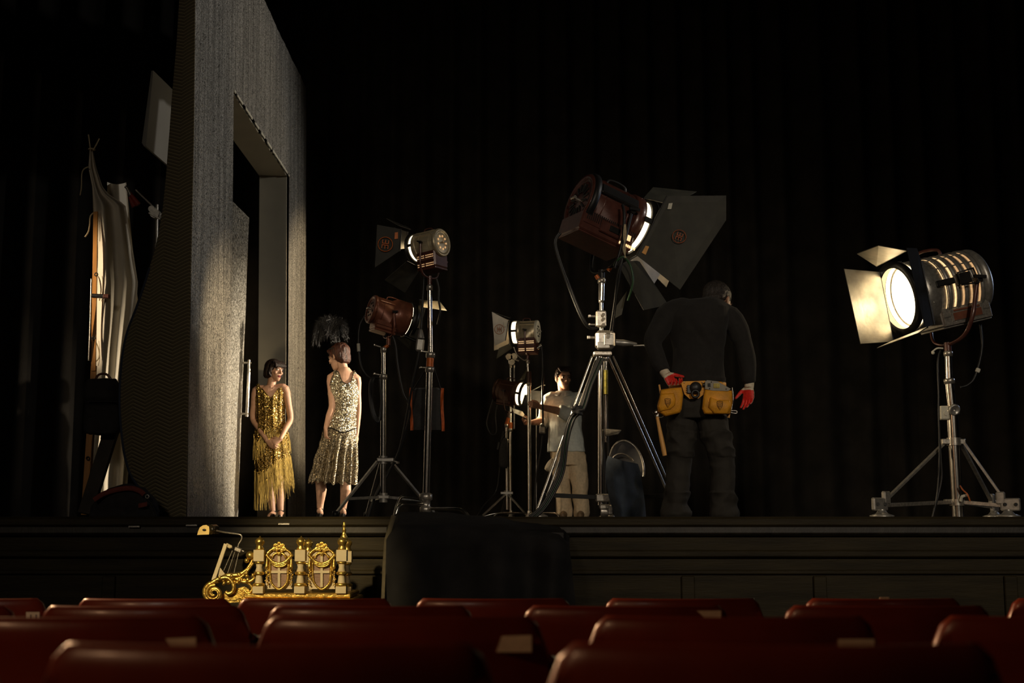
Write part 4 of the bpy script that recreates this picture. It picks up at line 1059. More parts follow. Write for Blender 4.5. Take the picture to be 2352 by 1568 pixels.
for lay, (n, y0f, ln, o) in enumerate(((260, lambda u: gold_bot(u)-26, 50, .01), (260, lambda u: gold_bot(u)-4, 56, .03), (120, lambda u: 1000+14*math.sin(2*pi*u*3), 38, .025))):
    for k in range(n):
        u = (k+rnd.random())/n; y0 = y0f(u)+rnd.uniform(-5, 5)
        y1 = min(1172, y0+ln*rnd.uniform(.6, 1.15)*(1.05+.28*math.cos(2*pi*u)))
        p0 = gold_pt(u, y0, o); p1 = gold_pt(u+rnd.uniform(-.012, .012), y1, o+rnd.uniform(.0, .07)); m_ = p0.lerp(p1, .5)+V((rnd.uniform(-.004, .004), 0, 0))
        w = V((.0026, .0012, 0)); mb.add([p0-w, p0+w, m_-w, m_+w, p1-w*.5, p1+w*.5], [[0, 1, 3, 2], [2, 3, 5, 4]], False)
mb.build('fringe', GOLDFR, dr)
for a in (V((g(645, 1176, -.07))), g(627, 1177, .06)):
    mb = MB(); mb.limb([V((a.x, a.y-.01, STAGE+.03)), V((a.x+.01, a.y-.10, STAGE+.018)), V((a.x+.012, a.y-.15, STAGE+.014))], (.036, .034, .022), 12, flat=.8)
    mb.cyl(V((a.x, a.y+.035, STAGE)), V((a.x, a.y+.04, STAGE+.05)), .008, .014, 10); mb.torus(V((a.x, a.y+.0, a.z+.01)), (0, .2, 1), .031, .006, 20, 6); mb.build('shoe', BLACKMETAL, W1)
# ---------------------------------------------------------------- the woman in the silver dress
Y = 13.0
f = V((-.42, 1, 0)).normalized(); r = f.cross(Zv)
W2 = thing('person', 'woman in a silver beaded drop-waist dress with a black feather headdress seen from behind', 'person', G(775, Y))
H2 = hmat(g(778, 819, .02), (-.80, .55, -.30), (-.10, .12, 1)); s2 = 1.10
mb = MB(); head(mb, H2, s2, True)
mb.limb([g(791, 868), g(790, 852), H2 @ V((0, -.02, -.055))], (.060, .047, .050), 16)
mb.loft([sec(779, 1030, .12, .10), sec(780, 1000, .165, .125), sec(783, 975, .155, .11), sec(788, 945, .125, .10), sec(790, 915, .142, .105), sec(790, 895, .150, .10), sec(790, 872, .155, .085), sec(791, 860, .13, .068), sec(791, 851, .075, .055), sec(791, 844, .05, .05)], 28)
shL, elL, wrL = g(762, 867, -.03), g(763, 932, -.10), g(748, 983, -.12)
shR, elR, wrR = g(819, 870, .02), g(823, 936, .03), g(819, 1000, .02)
mb.limb([g(778, 866), shL, shL.lerp(elL, .5), elL, elL.lerp(wrL, .45), wrL], (.05, .050, .042, .034, .034, .021), 14)
mb.limb([g(806, 868), shR, shR.lerp(elR, .5), elR, elR.lerp(wrR, .45), wrR], (.05, .046, .036, .031, .030, .02), 14)
hand(mb, wrL, (.05, -.05, -1), (.8, .4, 0), (-.5, .8, -.1), .92, (.25, .3, .35, .4))
hand(mb, wrR, (-.1, 0, -1), (-.8, .3, 0), (.3, .9, 0), .9, (.3, .35, .4, .45))
for hx, kx, ax, dy in ((765, 737, 735, .05), (795, 793, 788, -.06)):
    a = g(ax, 1172, dy)
    mb.limb([g(hx, 1025, 0), g((hx+kx)/2, 1065, dy*.3), g(kx, 1098, dy*.7), g(kx+1, 1125, dy-.03), g((kx+2*ax)/3, 1155, dy), a], (.080, .062, .050, .054, .036, .029), 16)
    mb.limb([a+V((0, -.03, -.005)), a+V((0, .03, -.025)), V((a.x-.03, a.y+.13, STAGE+.025))], (.03, .03, .02), 12)
body('body', mb, W2, [SKIN, LIPR, EYEW, IRIS, BROWH], facepaint(H2, s2, dict(lips=1, white=2, iris=3, brow=4)), .0042)
mb = MB(H2 @ Matrix.Scale(s2, 4))
mb.ball((0, -.026, .036), (.090, .100, .088), seg=24, rings=16)
mb.loft([(V((0, -.062, -.085)), (.046, 0, 0), (0, .030, 0)), (V((0, -.055, -.06)), (.072, 0, 0), (0, .050, 0)), (V((0, -.040, -.02)), (.087, 0, 0), (0, .072, 0)), (V((0, -.03, .03)), (.087, 0, 0), (0, .09, 0))], 26)
for x in (-1, 1): mb.limb([(x*.070, .04, .06), (x*.082, .015, .02), (x*.080, .0, -.02)], (.02, .018, .006), 10)
put('hair', remesh(mb, .004, HAIR_AUB, 'hair', 2, disp=lambda c, n: .005*mnoise.noise(V((c.x*60, c.y*60, c.z*14)))), W2)
# feather headdress
FEATHER = mat('black_feathers', (.005, .0045, .005), .42, .0, .6, 60, .4, 200, spec=.3)
hd = None; rnd = random.Random(11)
mb = MB(); hb = H2 @ Matrix.Scale(s2, 4); mb.torus(hb @ V((0, -.01, .065)), (hb.to_3x3() @ V((0, -.25, 1))), .092, .009, 40, 8)
hd = mb.build('headdress_band', BLACKCLOTH, W2)
plumes = []
for k in range(14):
    t = k/13; x1 = 720+36*t
    plumes.append(((768-6*t+rnd.uniform(-4, 4), 792-4*rnd.random()), (754+8*t, 760-14*rnd.random()), (x1+10, 738+rnd.uniform(-8, 14)-4*t), (x1-2+rnd.uniform(-4, 3), 772+26*(1-t)*rnd.random()+rnd.uniform(-6, 6)), rnd.uniform(-.1, .10)))
for k in range(12):
    t = k/11
    plumes.append(((776+rnd.uniform(-5, 5), 788), (768+6*t+rnd.uniform(-5, 5), 758), (778+10*t, 740+rnd.uniform(-4, 6)), (796+rnd.uniform(-8, 5), 752+34*t), rnd.uniform(-.08, .10)))
for k in range(5): plumes.append(((766, 788), (758+3*k, 760), (752+5*k, 738), (748+8*k, 726+rnd.uniform(0, 6)), rnd.uniform(-.05, .05)))
for a, b_, c_, d_, dy in plumes:
    pts = curve([g(a[0], a[1], dy*.3), g(b_[0], b_[1], dy), g(c_[0], c_[1], dy*1.2), g(d_[0], d_[1], dy*1.4)], 6)
    mb = MB(); mb.tube(pts, [.003]*len(pts), 5)
    for i in range(2, len(pts)):
        d = (pts[i]-pts[i-1]).normalized(); s = d.cross(V((0, -1, .2))).normalized(); wd = .026*math.sin(pi*min(1, (i-1)/(len(pts)-.5)))+.008
        for q in range(5):
            p = pts[i-1].lerp(pts[i], q/5)
            for sg in (-1, 1):
                e = p+s*sg*wd*rnd.uniform(.6, 1.1)+d*wd*1.5+V((0, rnd.uniform(-.015, .015), -.010)); w = d*.0022
                mb.add([p-w, p+w, e+w*.4, e-w*.4], [[0, 1, 2, 3]], False)
    mb.build('feather', FEATHER, hd)
SEQ = glitter('silver_gold_sequins', (.86, .74, .50), .0048, 1.1, .24, 1., dark=.22, thr=.25)
SEQDK = glitter('dark_pleat_sequins', (.46, .37, .23), .0048, .75, .28, 1., dark=.07, thr=.45, streak=(9, 9, .2), streak_scale=4)
TS = [(850, 792, .135, .062), (862, 791, .150, .080), (878, 790, .160, .100), (900, 790, .165, .112), (920, 790, .152, .113), (945, 788, .138, .108), (975, 784, .160, .118), (1000, 780, .176, .133), (1020, 778, .186, .14), (1060, 772, .20, .16), (1108, 765, .222, .19), (1125, 763, .228, .2)]
def sil_pt(u, y, o=0.):
    _, x, a, b = dress_sec(TS, y); th = 2*pi*u
    pl = max(0, min(1, (y-1000)/60)); fold = pl*.024*math.sin(th*17+.6*math.sin(th*3))+.002*math.sin(th*9)
    return g(x, y)+r*math.cos(th)*(a+fold+o)+f*math.sin(th)*(b+fold+o)
def waist(u): return 984+10*abs(math.sin(2*pi*u*1.5+.785))**2.5
def sil_top(u):
    sd = abs(math.cos(2*pi*u))
    return pw(sd, [(0, 884), (.22, 880), (.58, 855), (.72, 853), (.86, 866), (1, 904)])
mb = MB(); mb.grid(120, 50, lambda u, v: sil_pt(u, sil_top(u)+(waist(u)-sil_top(u))*v), closed_u=True)
straps(mb, sil_pt, sil_top, ((.135, .865), (.365, .635)), .075, .016)
dr = mb.build('dress_bodice', SEQ, W2)
mb = MB(); mb.tube([sil_pt(k/120, waist(k/120), .003) for k in range(120)], .006, 6, closed=True)
for s in (-1, 1): pass
mb.build('waist_piping', BLACKCLOTH, W2)
mb = MB(); mb.tube([sil_pt(.5+.0*k, sil_top(.5), .002) for k in range(1)]+[sil_pt(k/60, sil_top(k/60), .001) for k in range(31, 60)], .0035, 6); mb.build('neck_piping', BLACKCLOTH, dr)
def hem(u): return 1108+4*math.sin(2*pi*u*17+.6)-3*math.sin(2*pi*u)
mb = MB(); mb.grid(240, 40, lambda u, v: sil_pt(u, waist(u)+(hem(u)-waist(u))*v), closed_u=True); mb.build('dress_skirt', SEQDK, W2)
for ax, dy in ((735, .05), (788, -.06)):
    mb = MB(); a = g(ax, 1172, dy); mb.limb([V((a.x, a.y, STAGE+.045)), V((a.x-.015, a.y+.07, STAGE+.02)), V((a.x-.03, a.y+.15, STAGE+.016))], (.034, .034, .024), 12, flat=.8)
    mb.cyl(V((a.x, a.y-.03, STAGE)), V((a.x, a.y-.03, STAGE+.055)), .008, .015, 10); mb.torus(V((a.x, a.y, a.z+.012)), (0, .1, 1), .033, .006, 20, 6); mb.build('shoe', BLACKMETAL, W2)
# ---------------------------------------------------------------- the man aiming the small lamp
Y = 15.4
f = V((-.20, -1, 0)).normalized(); r = f.cross(Zv)
M1 = thing('person', 'man in a pale blue shirt and khaki trousers reaching for the small lit lamp', 'person', G(1317, Y))
H3 = hmat(g(1294, 868, -.03), (.30, -.95, -.14), (-.04, -.03, 1)); s3 = 1.13
mb = MB(); head(mb, H3, s3)
mb.limb([g(1295, 916), g(1295, 900), H3 @ V((0, -.02, -.05))], (.075, .066, .066), 16)
mb.loft([sec(1300, 1050, .14, .10), sec(1299, 1020, .15, .10), sec(1297, 960, .16, .11), sec(1297, 925, .19, .11), sec(1296, 912, .15, .09), sec(1295, 905, .07, .06)], 24)
shR, elR, wrR = g(1264, 920, 0), g(1252, 966, .10), g(1223, 970, -.13)
shL, elL, wrL = g(1330, 918, -.02), g(1304, 948, -.22), g(1241, 934, -.27)
mb.limb([shR, elR, elR.lerp(wrR, .4), wrR], (.058, .050, .047, .032), 14)
mb.limb([shL, elL, elL.lerp(wrL, .4), wrL], (.058, .050, .047, .032), 14)
hand(mb, wrR, (-.95, -.2, .0), (.05, -.6, .5), (0, .3, 1), 1.08, (.75, .8, .85, .9), .5)
hand(mb, wrL, (-.85, -.35, .25), (.0, .8, -.3), (.2, .2, .9), 1.08, (.55, .75, .85, .9), .5)
body('body', mb, M1, [SKIN_TAN, LIPM, EYEW, IRIS, BROWH], facepaint(H3, s3, dict(lips=1, white=2, iris=3, brow=4)), .0046)
mb = MB(H3 @ Matrix.Scale(s3, 4))
mb.ball((0, -.022, .040), (.079, .095, .077), seg=24, rings=16)
mb.loft([(V((0, -.055, -.055)), (.050, 0, 0), (0, .035, 0)), (V((0, -.048, -.02)), (.074, 0, 0), (0, .056, 0)), (V((0, -.035, .03)), (.080, 0, 0), (0, .075, 0))], 24)
for k in range(-3, 4): mb.limb([(k*.016, .02, .106), (k*.0175, .060, .097), (k*.018+.006, .082, .076)], (.018, .018, .009), 10)
for x in (-1, 1): mb.limb([(x*.070, .03, .06), (x*.076, .018, .02), (x*.075, .014, -.005)], (.016, .010, .005), 10)
put('hair', remesh(mb, .004, HAIR_DK, 'hair', 2, disp=lambda c, n: .005*mnoise.noise(V((c.x*40, c.y*40, c.z*40)))), M1)
SHIRT = mat('pale_blue_shirt', (.60, .64, .60), .8, 0, .1, 40, .15, 300)
KHAKI = mat('khaki_cotton', (.66, .52, .34), .8, 0, .12, 40, .15, 300)
mb = MB()
mb.loft([sec(1301, 1037, .222, .150), sec(1300, 1025, .215, .148), sec(1299, 1000, .20, .14), sec(1298, 970, .19, .135), sec(1298, 940, .205, .14), sec(1297, 922, .222, .135), sec(1297, 912, .20, .115), sec(1296, 904, .13, .09), sec(1295, 899, .085, .08)], 32)
mb.limb([g(1280, 918), shR, shR.lerp(elR, .6)+V((-.02, 0, 0)), elR+V((0, .0, -.01)), elR.lerp(wrR, .15)], (.085, .092, .080, .074, .070), 16)
mb.limb([g(1315, 918), shL, shL.lerp(elL, .6)+V((.02, 0, -.01)), elL+V((.01, 0, -.015)), elL.lerp(wrL, .18)], (.085, .092, .080, .076, .070), 16)
for a, b_ in ((elR, wrR), (elL, wrL)):
    d = (b_-a).normalized(); mb.tube([a.lerp(b_, .16), a.lerp(b_, .30)], [.071, .066], 16)
sh = put('shirt', remesh(mb, .0055, SHIRT, 'shirt', 3, disp=wrinkle(.008, 9, (1, 1, .8), 2)), M1)
mb = MB()
for s in (-1, 1):
    def cf(u, v):
        th = R(-80+158*u); rr = .070+.050*v+.016*v*u; c = g(1295, 897+3*u, .0)
        return c+r*s*math.cos(th)*rr*1.05+f*(math.sin(th)*rr*1.0+.02*v)-Zv*(v*(.030+.040*u*u)-.008)
    mb.grid(14, 5, cf)
co = mb.build('collar', SHIRT, sh); so = co.modifiers.new('t', 'SOLIDIFY'); so.thickness = .008
mb = MB()
for y in (925, 945, 968, 992, 1015):
    mb.cyl(g(1294, y, -.150), g(1294, y, -.142), .007, seg=10)
mb.build('button', PAPER, sh)
mb = MB()
mb.loft([sec(1303, 1024, .185, .125), sec(1304, 1045, .20, .14), sec(1305, 1068, .205, .145)], 30)
for hx, kx, ax, dy in ((1288, 1292, 1297, .05), (1323, 1332, 1336, -.04)):
    mb.limb([g(hx, 1052, 0), g((hx+kx)/2, 1085, dy*.5-.01), g(kx, 1118, dy-.02), g((kx+ax)/2, 1150, dy), g(ax, 1178, dy)], (.118, .108, .090, .088, .092), 18)
put('trousers', remesh(mb, .006, KHAKI, 'trousers', 3, disp=wrinkle(.010, 8, (1, 1, .9), 5)), M1)
TANSHOE = mat('tan_shoe', (.20, .13, .07), .5)
for ax, dy in ((1297, .05), (1336, -.04)):
    mb = MB(); a = G(ax, Y+dy); mb.limb([a+V((0, .08, .045)), a+V((-.01, -.05, .05)), a+V((-.03, -.17, .035))], (.045, .05, .042), 14, flat=.9)
    put('shoe', remesh(mb, .006, TANSHOE, 'shoe', 2), M1)
mb = MB(); q = g(1266, 1068, -.16); ax_ = V((-.75, -.3, .55))
mb.lathe([(.062, -.03), (.085, -.03), (.087, 0), (.085, .03), (.062, .03), (.060, 0), (.062, -.03)], q, ax_, 30)
tp = mb.build('tape_roll', mat('cream_tape', (.62, .54, .40), .6, 0, .1, 60), loc=q, label='roll of cream tape hanging at the hip of the man in khaki trousers', cat='tape')
mb = MB(); mb.tube([q+V((.03, .02, .05)), g(1273, 1047, -.10)], .006, 6); mb.build('cord', ROPE, tp)
# ---------------------------------------------------------------- the stage hand with the tool belt
Y = 9.35
f = V((.08, 1, 0)).normalized(); r = f.cross(Zv)
M2 = thing('person', 'man in black sweater and trousers with tool belt and red palmed gloves, seen from behind', 'person', G(1605, Y))
H4 = hmat(g(1649, 693, .10), (.62, .70, -.42), (.16, .30, 1)); s4 = 1.2
mb = MB(); head(mb, H4, s4)
mb.limb([g(1624, 712, .0), g(1634, 700, .04), H4 @ V((0, -.03, -.05))], (.085, .066, .062), 16)
mb.loft([sec(1600, 930, .15, .11), sec(1600, 880, .155, .10), sec(1603, 820, .15, .10), sec(1606, 750, .18, .11), sec(1610, 715, .15, .09)], 24)
shL, elL, wrL = g(1540, 722, 0), g(1499, 785, -.06), g(1524, 852, -.13)
shR, elR, wrR = g(1676, 728, .02), g(1711, 803, .0), g(1721, 878, -.04)
mb.limb([shL, elL, wrL], (.055, .045, .032), 14); mb.limb([shR, elR, wrR], (.055, .045, .032), 14)
body('body', mb, M2, [SKIN_TAN, LIPM, EYEW, IRIS, BROWH], facepaint(H4, s4, dict(lips=1, white=2, iris=3, brow=4)), .0046)
mb = MB(H4 @ Matrix.Scale(s4, 4))
mb.ball((0, -.022, .040), (.083, .098, .082), seg=24, rings=16)
mb.loft([(V((0, -.060, -.045)), (.055, 0, 0), (0, .035, 0)), (V((0, -.055, -.02)), (.072, 0, 0), (0, .050, 0)), (V((0, -.035, .03)), (.080, 0, 0), (0, .075, 0))], 24)
put('hair', remesh(mb, .0035, HAIR_GR, 'hair', 2, disp=lambda c, n: .003*mnoise.noise(V((c.x*80, c.y*80, c.z*60)))), M2)
mb = MB(H4 @ Matrix.Scale(s4, 4))
mb.loft([(V((0, .062, -.122)), (.020, 0, 0), (0, .022, 0)), (V((0, .048, -.108)), (.036, 0, 0), (0, .048, 0)), (V((0, .036, -.080)), (.050, 0, 0), (0, .062, 0)), (V((0, .026, -.062)), (.056, 0, 0), (0, .066, 0))], 24)
put('beard', remesh(mb, .0035, HAIR_GR, 'beard', 2, disp=lambda c, n: .004*mnoise.noise(c*90)), M2)
SWEATER = mat('black_sweater', (.0165, .0145, .0125), .9, 0, .2, 30, .35, 500, sheen=.05)
BLACKTROUSER = mat('charcoal_trousers', (.026, .0225, .017), .85, 0, .25, 12, .2, 300)
mb = MB()
mb.loft([sec(1604, 882, .185, .135), sec(1604, 872, .187, .138), sec(1604, 864, .182, .135), sec(1604, 840, .176, .135), sec(1603, 800, .178, .14), sec(1604, 760, .20, .15, -.01), sec(1606, 730, .225, .155, -.01), sec(1609, 708, .215, .14, 0), sec(1613, 694, .165, .11, .02), sec(1622, 688, .09, .08, .04)], 34)
for sh, el, wr, s in ((shL, elL, wrL, -1), (shR, elR, wrR, 1)):
    mid = sh.lerp(el, .5)+V((s*.012, 0, .01))
    mb.limb([sh+V((-s*.10, 0, .02)), sh, mid, el, el.lerp(wr, .5)+V((s*.004, 0, 0)), el.lerp(wr, .90)], (.095, .085, .070, .060, .053, .042), 18)
    mb.tube([el.lerp(wr, .85), el.lerp(wr, .97)], [.043, .041], 16)
def swr(c, n):
    a = wrinkle(.011, 5, (1, 1, .8), 3)(c, n)
    rib = .0025 if c.z < P(1604, 868, Y).z and abs(c.x-P(1604, 868, Y).x) < .25 else 0
    d = (c.x-P(1590, 750, Y).x)+(c.z-P(1590, 750, Y).z)*.72    # the long diagonal creases over the back
    a += (.005*math.exp(-((d-.02)/.03)**2)-.005*math.exp(-((d+.03)/.03)**2))*max(0, min(1, (P(1600, 760, Y).z+.15-abs(c.z-P(1600, 790, Y).z)-.0)*0+1))*(1 if c.y < Y-.05 else 0)*max(0, 1-abs(c.z-P(1600, 790, Y).z)/.22)
    return a+rib
sw = put('sweater', remesh(mb, .0055, SWEATER, 'sweater', 3, disp=swr), M2)
mb = MB()
mb.loft([sec(1602, 880, .175, .125), sec(1601, 905, .19, .14), sec(1600, 935, .20, .15), sec(1600, 962, .195, .14)], 30)
for hx, kx, ax, dy in ((1568, 1560, 1553, .02), (1632, 1658, 1662, -.03)):
    mb.limb([g(hx, 945, 0), g(hx*.55+kx*.45, 1000, dy-.01), g(kx, 1060, dy), g((kx+ax)/2, 1110, dy-.015), g(ax, 1155, dy), g(ax, 1180, dy)], (.108, .102, .084, .082, .084, .098), 18)
def twr(c, n):
    z = c.z-STAGE; k = 1.6 if (z < .18 or .42 < z < .60) else .7
    return k*wrinkle(.012, 7, (1, 1, 1.3), 8)(c, n)
put('trousers', remesh(mb, .006, BLACKTROUSER, 'trousers', 3, disp=twr), M2)
BOOT = mat('worn_boot', (.05, .042, .035), .45, 0, .3, 30, .2, 200)
for ax, dy in ((1552, .02), (1663, -.03)):
    mb = MB(); a = G(ax, Y+dy); mb.limb([a+V((0, -.06, .04)), a+V((.01, .05, .05)), a+V((.02, .18, .04))], (.04, .046, .042), 14)
    put('boot', remesh(mb, .006, BOOT, 'boot', 2), M2)
# gloves
GCREAM = mat('knitted_cotton_glove', (.85, .74, .55), .85, 0, .15, 60, .5, 500)
GRED = mat('red_rubber_palm', (.80, .03, .02), .45, 0, .2, 60, .2, 300)
def glove(wr, d, n, side, curls, thumb, label, s=1.12):
    mb = MB(); hand(mb, wr, d, n, side, s, curls, thumb, .05)
    dd = V(d).normalized(); mb.tube([V(wr)-dd*.035, V(wr)+dd*.02], [.034, .034], 16)
    nn = V(n).normalized(); w0 = V(wr)
    def pt(c, q):
        t = (c-w0).dot(dd)
        return 1 if (q.dot(nn) > .05 and t > .038) else 0
    o = put('glove', remesh(mb, .0038, [GCREAM, GRED], 'glove', 2, pt), M2); o['label'] = label
    mb = MB(); mb.torus(w0-dd*.034, dd, .035, .003, 24, 6); mb.build('cuff_edge', BLACKCLOTH, o)
glove(g(1527, 855, -.14), (.40, -.10, -.62), (.35, -.75, .35), (.7, .1, .5), (.75, .85, .9, .95), .5, 'cream glove with red palm resting on the belt')
glove(g(1721, 884, -.04), (-.10, -.05, -1), (-.62, -.75, .1), (-.72, .45, .1), (.22, .25, .3, .35), .3, 'cream glove with red palm hanging open')
# tool belt
LEATHER = mat('yellow_ochre_leather', (.78, .34, .018), .55, 0, .22, 14, .25, 120)
LEATHERDK = mat('dark_leather_stitching', (.12, .05, .008), .6, 0, .2, 60)
RIVET = mat('steel_rivet', (.7, .66, .58), .25, 1, .1, 60)
def belt(): pass
mb = MB()
mb.grid(60, 4, lambda u, v: g(1602, 900-20*v)+r*math.cos(2*pi*u)*.205+f*math.sin(2*pi*u)*.155, closed_u=True)
tb = mb.build('tool_belt', LEATHER, M2); so = tb.modifiers.new('t', 'SOLIDIFY'); so.thickness = .006
yb = -.165
mb = MB(); mb.quad3([g(x, y, yb) for x, y in ((1563, 876), (1620, 874), (1617, 905), (1604, 915), (1584, 916), (1572, 905))], .008); mb.build('belt_plate', LEATHER, tb)
def pouch(outline, pocket, yd, flap=None):
    mb = MB(); n = len(outline)
    cx = sum(p[0] for p in outline)/n; cy = sum(p[1] for p in outline)/n
    back = [g(x, y, yd+.02) for x, y in outline]; fr = [g(cx+(x-cx)*.97, cy+(y-cy)*.97, yd-.035-.02*(y > cy)) for x, y in outline]
    mb.loft([(V((0, 0, 0)), (0, 0, 0), (0, 0, 0))], 3) if False else None
    rings = [back, [a.lerp(b, .6) for a, b in zip([g(x, y, yd-.02) for x, y in outline], fr)], fr, [g(cx+(x-cx)*.8, cy+(y-cy)*.8, yd-.05-.02*(y > cy)) for x, y in outline]]
    vs = [p for q in rings for p in q]; fs = []
    for i in range(3):
        for k in range(n): k2 = (k+1) % n; fs.append([i*n+k, i*n+k2, (i+1)*n+k2, (i+1)*n+k])
    fs.append(list(range(3*n, 4*n))); fs.append(list(range(n))[::-1]); mb.add(vs, fs, True)
    o = mb.build('pouch', LEATHER, tb)
    mb = MB(); n = len(pocket); cx = sum(p[0] for p in pocket)/n; cy = sum(p[1] for p in pocket)/n
    rings = [[g(x, y, yd-.045) for x, y in pocket], [g(x, y, yd-.072) for x, y in pocket], [g(cx+(x-cx)*.82, cy+(y-cy)*.82, yd-.086) for x, y in pocket]]
    vs = [p for q in rings for p in q]; fs = []
    for i in range(2):
        for k in range(n): k2 = (k+1) % n; fs.append([i*n+k, i*n+k2, (i+1)*n+k2, (i+1)*n+k])
    fs.append(list(range(2*n, 3*n))); mb.add(vs, fs, True); mb.build('pocket', LEATHER, o)
    q = V((g(cx, cy, yd-.09)))
    mb = MB(); sh_ = [(-.020, .026), (0, .030), (.020, .026), (.019, -.004), (.0, -.034), (-.019, -.004)]
    mb.tube([q+V((a, 0, b)) for a, b in sh_], .0018, 5, closed=True); mb.tube([q+V((a*.7, 0, b*.7)) for a, b in sh_], .0014, 5, closed=True)
    for zz in (.010, .0, -.008): mb.bar(q+V((-.010, 0, zz)), q+V((.010, 0, zz)), .002, .003)
    mb.build('emblem', LEATHERDK, o)
    mb = MB(); ed = [g(x, y, yd-.04) for x, y in outline]; mb.tube([a*.985+sum(ed, V())/len(ed)*.015 for a in ed], .0022, 5, closed=True); mb.build('stitching', LEATHERDK, o)
    return o
pouch([(1518, 894), (1540, 890), (1566, 888), (1570, 905), (1566, 940), (1562, 948), (1528, 957), (1511, 945), (1509, 932), (1514, 912)], [(1518, 904), (1548, 902), (1552, 915), (1551, 930), (1540, 940), (1516, 945), (1511, 934)], -.15)
pouch([(1619, 892), (1650, 893), (1682, 896), (1684, 920), (1678, 950), (1650, 952), (1617, 951), (1612, 938), (1615, 910)], [(1632, 912), (1648, 918), (1676, 918), (1680, 930), (1672, 950), (1640, 950), (1627, 935)], -.15)
mb = MB(); q = g(1598, 890, -.19); mb.lathe([(.0, .012), (.036, .01), (.042, .0), (.042, -.02)], q, (0, -1, 0), 24); mb.box(q+V((-.035, .01, -.01)), (.05, .012, .06), bev=.006); mb.torus(q+V((-.005, -.012, -.045)), (0, 1, 0), .024, .009, 22, 8); mb.build('hammer_holder', mat('black_leather', (.018, .017, .016), .4, 0, .2, 30, .1, 100), tb)
mb = MB()
for x, y in ((1577, 890), (1577, 895), (1577, 900), (1591, 913), (1596, 914), (1601, 914), (1613, 878), (1572, 878), (1660, 877)): mb.ball(g(x, y, -.175-(.02 if y > 905 else 0)), (.005, .004, .005), seg=8, rings=6)
mb.build('rivet', RIVET, tb)
# tools carried in the belt
t = thing('power_tool', 'grey power tool with yellow grille sticking out of the right belt pouch', 'tool', g(1645, 893, -.16))
mb = MB(); pl = [(1619, 876), (1624, 873), (1648, 876), (1678, 893), (1672, 898), (1636, 897), (1619, 893)]
mb.prism([(p.x, p.z) for p in [g(x, y, -.19) for x, y in pl]], .05, Matrix(((1, 0, 0, 0), (0, 0, 1, g(0, 0, -.20).y), (0, 1, 0, 0), (0, 0, 0, 1)))); mb.build('tool_body', mat('grey_tool_plastic', (.25, .22, .16), .5, 0, .15, 30), t)
mb = MB(); q = g(1646, 885.5, -.203); mb.box(q, (.042, .008, .030), bev=.010); gr = mb.build('grille', mat('yellow_plastic', (.62, .46, .02), .45), t)
mb = MB()
for k in range(5):
    for j in range(2): mb.box(q+V((-.014+.007*k, -.004, -.006+.012*j)), (.003, .003, .008), bev=.0005)
mb.build('slot', BLACKMETAL, gr)
mb = MB(); mb.cyl(g(1619, 884, -.18), g(1614, 884, -.18), .014, seg=16); mb.build('collar', BLACKMETAL, t)
mb = MB()
for k in range(5): mb.box(g(1626+1.4*k, 884, -.202), (.003, .004, .026), bev=.0005)
for x, y in ((1634, 877), (1630, 892), (1668, 893)): mb.cyl(g(x, y, -.2), g(x, y, -.205), .004, seg=8)
mb.build('vent_and_screw', BLACKMETAL, t)
t = thing('hammer', 'claw hammer with a long wooden handle hanging at the left belt pouch', 'hammer', g(1527, 1047, -.17))
mb = MB(); a = g(1509, 955, -.17); b = g(1527, 1046, -.17); pts = [a.lerp(b, k/8) for k in range(9)]; mb.tube(pts, [.012, .012, .013, .014, .0155, .0165, .017, .017, .0155], 14); mb.build('handle', mat('hickory_handle', (.80, .42, .12), .5, 0, .25, 6, .1, 60, stretch=(8, 8, 1)), t)
mb = MB(); q = g(1508, 948, -.17); mb.lathe([(.0, -.05), (.016, -.05), (.018, -.044), (.018, -.03), (.011, -.024), (.011, .01)], q, (.3, 1, 0), 18); mb.tube(curve([q, g(1517, 947, -.15), g(1524, 949, -.13), g(1528, 955, -.12)], 4), [.011]*4+[.009]*4+[.007]*4+[.004], 8); mb.box(g(1509, 953, -.17), (.03, .03, .03), bev=.006); mb.build('head', RIVET, t)
mb = MB(); mb.torus(g(1517, 950, -.165), (0, 1, .4), .028, .0035, 22, 6); mb.build('wire_loop', STEEL, tb)
t = thing('screwdriver', 'thin tool with wooden handle tucked behind the left belt pouch', 'tool', g(1515, 900, -.14))
mb = MB(); mb.tube([g(1514, 883, -.15), g(1519, 915, -.14)], .007, 10); mb.build('handle', MATS['hickory_handle'], t); mb = MB(); mb.tube([g(1519, 915, -.14), g(1522, 940, -.14)], .003, 8); mb.build('shaft', STEEL, t)
t = thing('rasp', 'tool with a wooden end hanging below the right belt pouch', 'tool', g(1673, 959, -.13))
mb = MB(); mb.tube([g(1680, 905, -.15), g(1676, 945, -.14)], .008, 10); mb.build('shaft', BLACKMETAL, t); mb = MB(); mb.tube([g(1676, 942, -.14), g(1673, 959, -.14)], [.009, .010], 10); mb.build('handle', MATS['hickory_handle'], t)
mb = MB(); mb.tube(curve([g(1678, 943, -.16), g(1690, 943, -.16), g(1693, 946, -.16), g(1690, 949, -.16), g(1678, 947, -.16)], 4), .004, 8); mb.tube(curve([g(1682, 890, -.14), g(1684, 915, -.15), g(1680, 940, -.16)], 4), .004, 6)
mb.build('snap_hook', STEEL, loc=g(1685, 950, -.16), label='steel snap hook hanging beside the right belt pouch', cat='hook')
